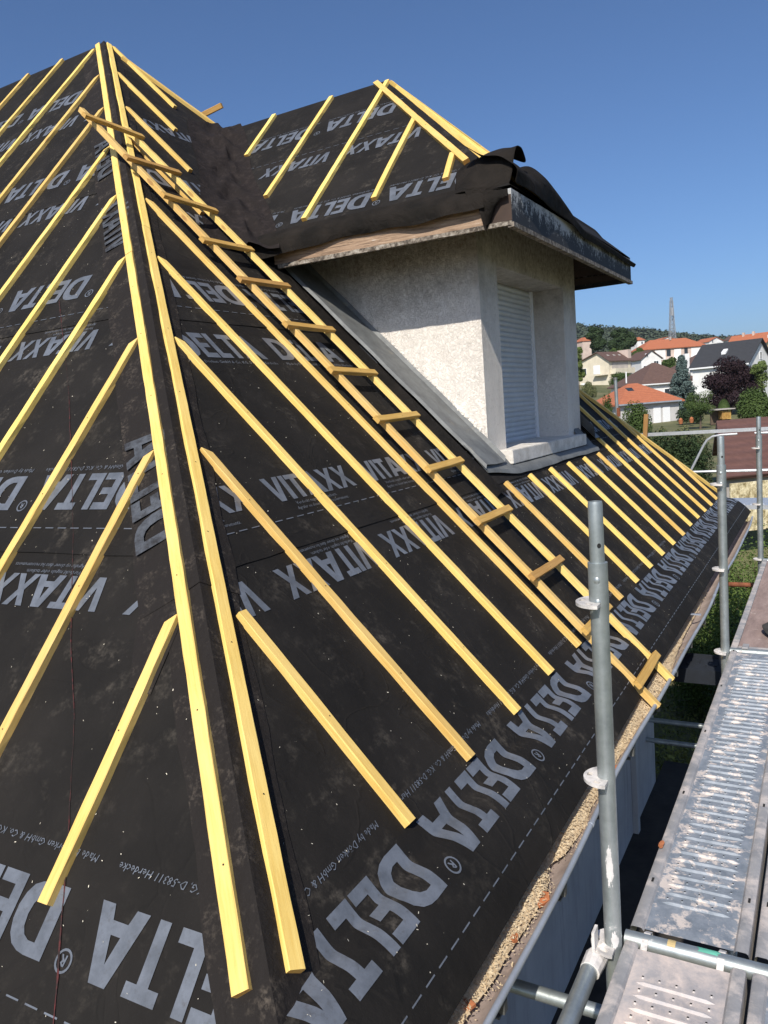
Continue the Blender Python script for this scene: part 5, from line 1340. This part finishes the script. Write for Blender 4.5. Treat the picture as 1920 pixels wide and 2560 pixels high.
# ------------------------------------------------------------------ neighbouring houses
def building(name, label, px, py_eave, D, theta, La, Lb, z0, rtype, rise, wallm, roofm, wins_a=(), wins_b=(), over=.45, extras=None, ridge='b', cat='house', inset=None):
    """near corner at pixel px with eave at py_eave; facade a runs right-and-away, facade b left-and-away"""
    c0 = at(px, py_eave, D); ze = c0.z; th = R_(theta)
    a = (RH * math.cos(th) + FH * math.sin(th)); b = (-RH * math.sin(th) + FH * math.cos(th)); c0 = Vector((c0.x, c0.y, 0))
    P_ = lambda s, t, z: c0 + a * s + b * t + Vector((0, 0, z))
    root = empty(name, P_(La / 2, Lb / 2, z0), label, cat)
    bm = bmesh.new()
    vs0 = [bm.verts.new(P_(*q, z0)) for q in ((0, 0), (La, 0), (La, Lb), (0, Lb))]; vs1 = [bm.verts.new(P_(*q, ze)) for q in ((0, 0), (La, 0), (La, Lb), (0, Lb))]
    for i in range(4): bm.faces.new((vs0[i], vs0[(i + 1) % 4], vs1[(i + 1) % 4], vs1[i]))
    zr = ze + rise
    if rtype == 'gable':
        if ridge == 'b': bm.faces.new((vs1[0], vs1[1], bm.verts.new(P_(La / 2, 0, zr - .06)))); bm.faces.new((vs1[2], vs1[3], bm.verts.new(P_(La / 2, Lb, zr - .06))))
        else:
            pk = Lb / 2 if inset is None else inset
            bm.faces.new((vs1[3], vs1[0], bm.verts.new(P_(0, pk, zr - .06)))); bm.faces.new((vs1[1], vs1[2], bm.verts.new(P_(La, pk, zr - .06))))
    bmesh.ops.recalc_face_normals(bm, faces=bm.faces)
    wl = finish('wall', bm, wallm, root)
    bm = bmesh.new(); o_ = over; tk = .14
    sl = rise / ((La if ridge == 'b' else Lb) / 2); zo = ze - sl * o_
    if rtype == 'gable' and ridge == 'a' and inset is not None: zo = ze - .1
    if rtype == 'gable':
        if ridge == 'b':
            thick(bm, [P_(-o_, -o_, zo), P_(La / 2, -o_, zr), P_(La / 2, Lb + o_, zr), P_(-o_, Lb + o_, zo)], (0, 0, 1), tk); thick(bm, [P_(La / 2, -o_, zr + .002), P_(La + o_, -o_, zo), P_(La + o_, Lb + o_, zo), P_(La / 2, Lb + o_, zr + .002)], (0, 0, 1), tk)
        else:
            pk = Lb / 2 if inset is None else inset
            thick(bm, [P_(-o_, -o_, zo), P_(La + o_, -o_, zo), P_(La + o_, pk, zr), P_(-o_, pk, zr)], (0, 0, 1), tk); thick(bm, [P_(-o_, pk, zr + .002), P_(La + o_, pk, zr + .002), P_(La + o_, Lb + o_, zo), P_(-o_, Lb + o_, zo)], (0, 0, 1), tk)
    else:
        m_ = min(La, Lb) / 2
        if Lb >= La: r0, r1 = (La / 2, m_), (La / 2, Lb - m_)
        else: r0, r1 = (m_, Lb / 2), (La - m_, Lb / 2)
        c4 = [(-o_, -o_), (La + o_, -o_), (La + o_, Lb + o_), (-o_, Lb + o_)]; v = [bm.verts.new(P_(*q, ze - .05)) for q in c4]; r0v = bm.verts.new(P_(*r0, zr)); r1v = bm.verts.new(P_(*r1, zr + .001))
        if Lb >= La: fs = ((v[0], v[1], r0v), (v[1], v[2], r1v, r0v), (v[2], v[3], r1v), (v[3], v[0], r0v, r1v))
        else: fs = ((v[0], v[1], r1v, r0v), (v[1], v[2], r1v), (v[2], v[3], r0v, r1v), (v[3], v[0], r0v))
        for f in fs: bm.faces.new(f)
        v2 = [bm.verts.new(P_(*q, ze - .22)) for q in c4]
        for i in range(4): bm.faces.new((v[i], v[(i + 1) % 4], v2[(i + 1) % 4], v2[i]))
        bm.faces.new(v2)
    bmesh.ops.recalc_face_normals(bm, faces=bm.faces)
    rf = finish('roof', bm, roofm, root)
    def win(side, s, z, w_, h_, kind='glass'):
        d, o2, nrm = (a, b, -b) if side == 'a' else (b, a, -a)
        p_ = c0 + d * s + Vector((0, 0, z0 + z)); bm = bmesh.new()
        m_ = frame(d, nrm, p_)
        box(bm, 0, w_, 0, h_, -.05, .05 if kind != 'glass' else .02, 0, Matrix.Identity(4))
        # frame() gives y = nrm x d ; make sure it points up
        up = 1 if (m_ @ Vector((0, 1, 0)) - m_ @ Vector((0, 0, 0))).z > 0 else -1
        for v in bm.verts: v.co.y *= up; v.co = m_ @ v.co
        bmesh.ops.recalc_face_normals(bm, faces=bm.faces)
        wo = finish('shutter' if kind == 'shutter' else 'window', bm, {'glass': 'glass_dark', 'shutter': 'blind_white', 'dark': 'glass_dark'}[kind], root)
        if kind == 'glass':
            bm = bmesh.new()
            for (xa, xb, ya, yb) in ((-.06, 0, -.06, h_ + .06), (w_, w_ + .06, -.06, h_ + .06), (0, w_, -.06, 0), (0, w_, h_, h_ + .06), (w_ / 2 - .03, w_ / 2 + .03, 0, h_)): box(bm, xa, xb, ya, yb, -.05, .06)
            for v in bm.verts: v.co.y *= up; v.co = m_ @ v.co
            bmesh.ops.recalc_face_normals(bm, faces=bm.faces); finish('window_frame', bm, 'frame_white', wo)
    for q in wins_a: win('a', *q)
    for q in wins_b: win('b', *q)
    if extras: extras(P_, root, ze, zr, rf, a, b)
    return root
def pbox(P_, s0, s1, t0, t1, za, zb_):
    bm = bmesh.new(); v = [P_(s, t, z) for s in (s0, s1) for t in (t0, t1) for z in (za, zb_)]; vv = [bm.verts.new(q) for q in v]
    for f in ((0, 1, 3, 2), (4, 6, 7, 5), (0, 4, 5, 1), (2, 3, 7, 6), (0, 2, 6, 4), (1, 5, 7, 3)): bm.faces.new([vv[i] for i in f])
    bmesh.ops.recalc_face_normals(bm, faces=bm.faces); return bm
def skylight(P_, rf, s, t, ze, zr, La, w_=.6, h_=.8, side='a', span=None, mat='glass_dark'):
    # lies on the slope that rises from facade a
    sp = span; z = lambda tt: ze + (zr - ze) * tt / sp + .05
    bm = bmesh.new(); thick(bm, [P_(s, t, z(t) + .05), P_(s + w_, t, z(t) + .05), P_(s + w_, t + h_, z(t + h_) + .05), P_(s, t + h_, z(t + h_) + .05)], (0, 0, 1), .12); finish('skylight', bm, mat, rf)
def ex1(P_, root, ze, zr, rf, a, b):
    skylight(P_, rf, 2.2, 1.2, ze, zr, 6.9, .8, 1.1, span=3.1)
    bm = pbox(P_, -.5, 7.4, -.52, -.44, ze - .20, ze - .04); finish('gutter', bm, 'gutter_zinc', root)
    # skylight on the left slope
    z = lambda s: ze + (zr - ze) * s / 3.5 + .1
    bm = bmesh.new(); thick(bm, [P_(1.0, 3.2, z(1.0)), P_(1.0, 4.4, z(1.0)), P_(1.9, 4.4, z(1.9)), P_(1.9, 3.2, z(1.9))], (0, 0, 1), .12); finish('skylight', bm, 'glass_dark', rf)
building('orange_roofed_house', 'low house with a bright orange hipped roof, two skylights and white shutters', 1551, 1010, 85, 16, 7.4, 6.2, -3.9, 'hip', 2.15, 'grey_wall', 'tile_orange', [(4.1, .5, .9, 1.9, 'shutter'), (5.3, .45, .9, 1.9, 'shutter')], extras=ex1)
def ex2(P_, root, ze, zr, rf, a, b):
    skylight(P_, rf, 5.6, 1.3, ze, zr, 9, .9, .9, span=4.5, mat='blind_white')
    bm = pbox(P_, 8.3, 9.0, 1.6, 2.2, ze, zr + .9); finish('chimney', bm, 'white_wall', rf)
    bm = pbox(P_, -.5, 10.0, -.5, -.42, ze - .2, ze - .03); finish('gutter', bm, 'frame_white', root)
building('brown_roofed_house', 'white house with a wide brown hipped roof, a white chimney and one pale skylight', 1604, 961, 115, 12, 9.6, 9.0, -2.6, 'hip', 3.2, 'white_wall', 'tile_brown', [(3.7, 1.9, 1.6, 1.2, 'glass'), (5.6, 1.8, 1.2, 1.5, 'shutter')], extras=ex2)
building('brown_roofed_house', 'brown-tiled house wing right of the white chimney, below the slate roof', 1722, 921, 124, 8, 7.6, 7, -1.6, 'hip', 2.3, 'white_wall', 'tile_brown', [(5.0, 3.6, 1.6, .9, 'glass')])
def ex3(P_, root, ze, zr, rf, a, b):
    finish('stair_wall', pbox(P_, 6.0, 6.9, .2, 2.8, ze - 4, ze + 2.0), 'pink_wall', root)
    finish('balcony', pbox(P_, .3, 6.0, -1.3, -.02, ze - 2.6, ze - 1.6), 'cream_wall', root)
    finish('balcony', pbox(P_, -.9, -.02, .2, 3.4, ze - 2.7, ze - 2.5), 'cream_wall', root)
    finish('loggia', pbox(P_, .8, 5.6, -.04, .02, ze - 1.6, ze - .3), 'concrete', root)
    for s in (1.2, 3.0, 4.6):
        z = lambda tt: ze + (zr - ze) * tt / 3.2
        bm = bmesh.new(); thick(bm, [P_(s, 1.2, z(1.2) + .35), P_(s + .5, 1.2, z(1.2) + .35), P_(s + .5, 2.2, z(2.2) + .2), P_(s, 2.2, z(2.2) + .2)], (0, 0, 1), .3); finish('roof_window', bm, 'concrete', rf)
building('cream_house', 'cream house with a brown roof, balcony and a tall stair wall beside the dormer', 1522, 901, 150, 34, 6.4, 8.4, 1.2, 'gable', 1.85, 'cream_wall', 'tile_brown', [], [(2.2, 3.3, 1.6, 1.7, 'shutter'), (5.6, 3.5, 1.6, 1.1, 'glass'), (5.2, .8, 1.8, 1.0, 'shutter')], extras=ex3, ridge='a', inset=2.6)
building('white_house', 'small white gabled house between the cream house and the long apartment block', 1603, 896, 170, 8, 4.6, 7, 3.0, 'gable', 1.7, 'white_wall', 'tile_brown', [(2.9, 2.2, 1.0, 1.7, 'glass'), (.5, 2.0, .9, 1.0, 'glass'), (1.0, 4.9, .6, .7, 'glass')], [], over=.35)
def ex5(P_, root, ze, zr, rf, a, b):
    for s in (1.0, 3.2): pass
    for s0, s1, m_ in ((3.6, 6.6, 'white_wall'), (9.2, 11.2, 'white_wall'), (14.2, 18.0, 'white_wall')):
        finish('wall_panel', pbox(P_, s0, s1, -.12, -.01, ze - 3.2, ze - .5), m_, root)
    for s0, s1 in ((6.9, 10.8), (13.6, 17.4)):
        finish('balcony', pbox(P_, s0, s1, -1.2, -.13, ze - 4.0, ze - 3.0), 'white_wall', root)
    finish('chimney', pbox(P_, 9.4, 9.9, 3, 3.5, zr - .4, zr + .5), 'concrete', rf)
building('apartment_block', 'long pinkish apartment block with an orange tiled roof on the slope', 1606, 874, 220, 5, 18.6, 8, 6.0, 'hip', 2.7, 'pink_wall', 'tile_orange', [(7.0, 4.0, 1.2, 1.9, 'dark'), (12.2, 4.2, 1.0, 1.8, 'dark'), (9.7, 4.2, 1.1, 1.5, 'shutter'), (4.2, 4.2, 1.6, 1.5, 'shutter')], extras=ex5)
def ex6(P_, root, ze, zr, rf, a, b):
    bm = bmesh.new(); z = lambda s: ze + (zr - ze) * s / 4.0
    thick(bm, [P_(1.6, 3.6, z(1.6) + .35), P_(1.6, 4.2, z(1.6) + .35), P_(2.4, 4.2, z(2.4) + .2), P_(2.4, 3.6, z(2.4) + .2)], (0, 0, 1), .3); finish('roof_window', bm, 'frame_white', rf)
    finish('verge_board', pbox(P_, -.5, -.42, -.4, 8.0, ze - .5, ze - .3), 'frame_white', root)
building('slate_roofed_house', 'white gabled house with a long dark slate roof behind the purple tree', 1868, 902, 105, 42, 8.0, 7.6, -2.2, 'gable', 3.0, 'white_wall', 'slate_dark', [(2.0, 3.0, .8, 1.0, 'glass'), (4.0, 5.8, .7, .9, 'glass')], [], extras=ex6)
building('white_house', 'tiny white house with a red roof left of the apartment roof, below the wooded ridge', 1593, 850, 300, 10, 3.0, 5, 14, 'hip', 1.2, 'white_wall', 'tile_orange', [(1.6, 5.0, .7, .9, 'glass')], over=.3)
building('white_house', 'small white house with a low red gable right of the pylon', 1772, 853, 265, 18, 6.0, 7, 9, 'gable', 1.3, 'white_wall', 'tile_orange', [(1.2, 6.4, .6, 1.0, 'glass'), (3.4, 6.4, 1.6, .6, 'shutter')], [], over=.3)
building('white_house', 'low white gable peeking over the apartment roof, just left of the pylon', 1647, 850, 270, 10, 6.4, 6, 10, 'gable', .9, 'white_wall', 'tile_orange', over=.3)
building('white_house', 'small white house at the right between the red-gabled house and the orange roof', 1838, 846, 240, 10, 3.6, 6, 10, 'gable', 1.1, 'white_wall', 'tile_brown', over=.3)
building('orange_house', 'pinkish house with an orange roof on the slope beside the dormer', 1456, 852, 290, 15, 3.6, 6, 14, 'hip', 1.4, 'pink_wall', 'tile_orange', over=.3)
building('yellow_house', 'yellow house with a long orange roof at the far right edge', 1915, 852, 190, 40, 6.5, 9.5, 6, 'gable', 2.3, 'yellow_wall', 'tile_orange', [(1.0, 5.0, .9, .9, 'glass')], extras=lambda P_, root, ze, zr, rf, a, b: [finish('chimney', pbox(P_, 2.6, 3.2, t, t + .5, zr - .6, zr + .5), 'pink_wall', rf) for t in (4, 6.5)] and None)
# plum tiled garden building
c0 = at(1812, 1190, 25); 
gb = empty('garden_building', Vector((c0.x + 2, c0.y + 2, -4.05)), 'low garden building with a plum-brown tiled roof behind the scaffold posts', 'building')
e0 = at(1812, 1192, 25); e1 = at(2060, 1172, 26); r0 = at(1791, 1052, 29.5); r1 = at(2060, 1030, 30.5)
bm = bmesh.new(); thick(bm, [e0, e1, r1, r0], Vector((FH.x * -.4, FH.y * -.4, 1)), .12)
back = (r0 - e0); bk0 = r0 + Vector((back.x, back.y, -back.z)); bk1 = r1 + Vector((back.x, back.y, -back.z)); thick(bm, [r0 + Vector((0, 0, .002)), r1 + Vector((0, 0, .002)), bk1, bk0], Vector((FH.x * .4, FH.y * .4, 1)), .12)
finish('roof', bm, 'tile_plum', gb)
bm = bmesh.new(); d_ = FH * .35; q0, q1 = e0 + d_ + RH * .2, e1 + d_
quad(bm, Vector((q0.x, q0.y, -4.1)), Vector((q1.x, q1.y, -4.1)), q1 + Vector((0, 0, .05)), q0 + Vector((0, 0, .05)))
rr0 = r0 + RH * .2; b0 = bk0 + RH * .2 - d_
poly(bm, [Vector((q0.x, q0.y, -4.1)), q0, rr0 - Vector((0, 0, .13)), b0, Vector((b0.x, b0.y, -4.1))]); finish('wall', bm, 'concrete', gb)
bm = bmesh.new(); f0 = at(1826, 1245, 22); f1 = at(2050, 1245, 22.5); bm2 = thick(bm, [Vector((f0.x, f0.y, -4.05)), Vector((f1.x, f1.y, -4.05)), Vector((f1.x, f1.y, at(1826, 1209, 22).z)), Vector((f0.x, f0.y, at(1826, 1209, 22).z))], -FH, .06)
fc = finish('bamboo_fence', bm, 'bamboo'); tag(fc, 'pale straw-coloured bamboo screen fence below the garden building', 'fence')
# woodshed, pots
ws = empty('woodshed', at(1806, 1055, 78), 'small wooden shed stacked with firewood beside the clipped bush', 'shed')
p = at(1788, 1055, 78); P_ = lambda s, t, z: p + RH * s + FH * t + Vector((0, 0, z))
finish('roof', pbox(P_, -.2, 1.9, -.3, 1.5, 1.15, 1.25), 'concrete', ws); bm = pbox(P_, 0, 1.7, 1.0, 1.2, -.3, 1.14); finish('back_wall', bm, 'bark', ws)
bm = bmesh.new(); rnd = random.Random(4)
for i in range(9):
    for j in range(7): q = P_(.75 + i * .1, 0, .25 + j * .12); tube(bm, [q, q + FH * .9], .055, 6)
finish('firewood', bm, 'rung_wood', ws)
for i, (px, py) in enumerate([(1702, 1060), (1729, 1057)]):
    q = at(px, py, 80); bm = bmesh.new(); tube(bm, [q, q + Vector((0, 0, .35)), q + Vector((0, 0, .36))], .2, 12, radii=[.16, .26, .28]); bmesh.ops.create_icosphere(bm, subdivisions=1, radius=.2, matrix=Matrix.Translation(q + Vector((0, 0, .42))))
    o = finish('flower_pot', bm, 'terracotta'); tag(o, ['left terracotta flower pot on the lawn of the orange-roofed house', 'right terracotta flower pot on the lawn, nearer the small garden tree'][i], 'flower pot')
# garden sign post near cream house: white mast
q = at(1566, 958, 112); bm = bmesh.new(); tube(bm, [q, q + Vector((0, 0, 1.6))], .1, 8); o = finish('white_post', bm, 'frame_white'); tag(o, 'slim white post standing in front of the bush below the cream house', 'post')

# ------------------------------------------------------------------ wooded ridge and pylon
bm = bmesh.new(); rnd = random.Random(99); cnt = 0
def clump(bm, c, r, h, n, s):
    for i in range(n):
        v = Vector((rnd.gauss(0, 1), rnd.gauss(0, 1), abs(rnd.gauss(0, .8)))).normalized(); p_ = c + Vector((v.x * r, v.y * r, v.z * h)) * rnd.uniform(.7, 1.05)
        u = v.cross(Vector((rnd.gauss(0, 1), rnd.gauss(0, 1), rnd.gauss(0, 1)))).normalized(); w_ = (v + Vector((rnd.uniform(-.6, .6), rnd.uniform(-.6, .6), 0))).cross(u)
        bm.faces.new([bm.verts.new(p_ + u * s), bm.verts.new(p_ + w_ * s * .7), bm.verts.new(p_ - u * s), bm.verts.new(p_ - w_ * s * .7)])
for i in range(3000):
    d = 400 + 430 * rnd.random() ** .75; lat = rnd.uniform(.17, .60) * d
    if lat / d > .38 and d < 560: continue
    p_ = FH * d + RH * lat; z = terr(p_); r = rnd.uniform(2.6, 5.2); h = rnd.uniform(5, 9.5)
    clump(bm, Vector((p_.x, p_.y, z)), r, h, 85, .75 + d / 1800)
o = finish('forest', bm, 'leaf_far'); tag(o, 'distant woodland covering the ridge behind the village', 'woodland', None, 'stuff')
pn = at(1681, 845, 640); top = at(1677, 746, 640); H = top.z - pn.z
py_ = empty('lattice_pylon', pn, 'lattice steel pylon standing on the wooded ridge', 'pylon'); bm = bmesh.new()
W0, W1 = 4.6, 1.7
def leg(k, t):
    sx, sy = ((-1, -1), (1, -1), (1, 1), (-1, 1))[k]; w_ = (W0 + (W1 - W0) * min(1, t * 1.15)) / 2; return Vector((pn.x, pn.y, pn.z)) + RH * sx * w_ + FH * sy * w_ + Vector((0, 0, -3 + (H + 3) * t))
for k in range(4): tube(bm, [leg(k, 0), leg(k, .5), leg(k, 1 - .06 * (k % 2))], .26, 4)
finish('legs', bm, 'pylon_steel', py_); bm = bmesh.new()
for j in range(10):
    t0, t1 = j / 10, (j + 1) / 10
    for k in range(4):
        k2 = (k + 1) % 4; tube(bm, [leg(k, t0), leg(k2, t1)], .14, 4); tube(bm, [leg(k2, t0), leg(k, t1)], .14, 4); tube(bm, [leg(k, t1), leg(k2, t1)], .14, 4)
finish('bracing', bm, 'pylon_steel', py_); bm = bmesh.new()
for t in (.62, .68, .74): c_ = (leg(0, t) + leg(1, t)) / 2; tube(bm, [c_ - Vector((0, 0, 1)), c_ + Vector((0, 0, 1))], 1.0, 8)
finish('antenna', bm, 'pylon_steel', py_)

# pieces that are separate in reality become separate parts
for nm in ('window_frame', 'gutter_clip', 'end_hook', 'rim', 'tube', 'guard_rail', 'legs', 'antenna', 'firewood', 'wall'):
    for o in [o for o in bpy.data.objects if o.name.split('.')[0] == nm and o.type == 'MESH' and not o.children and (nm != 'wall' or (o.parent and o.parent.name == 'house'))]: split_loose(o)

# ------------------------------------------------------------------ air
hz = bpy.data.materials.new('haze_air'); hz.use_nodes = True; hn = hz.node_tree; hn.nodes.clear()
ho = hn.nodes.new('ShaderNodeOutputMaterial'); hv = hn.nodes.new('ShaderNodeVolumePrincipled'); hv.inputs['Color'].default_value = (0.80, 0.88, 1.0, 1); hv.inputs['Density'].default_value = 0.00010; hv.inputs['Anisotropy'].default_value = 0.2
hn.links.new(hv.outputs[0], ho.inputs['Volume'])
M['haze_air'] = hz
bm = bmesh.new(); box(bm, -2900, 2900, -2900, 2900, -12, 110); hb = finish('haze', bm, 'haze_air'); tag(hb, 'thin pale summer haze over the whole valley', 'haze', None, 'stuff')
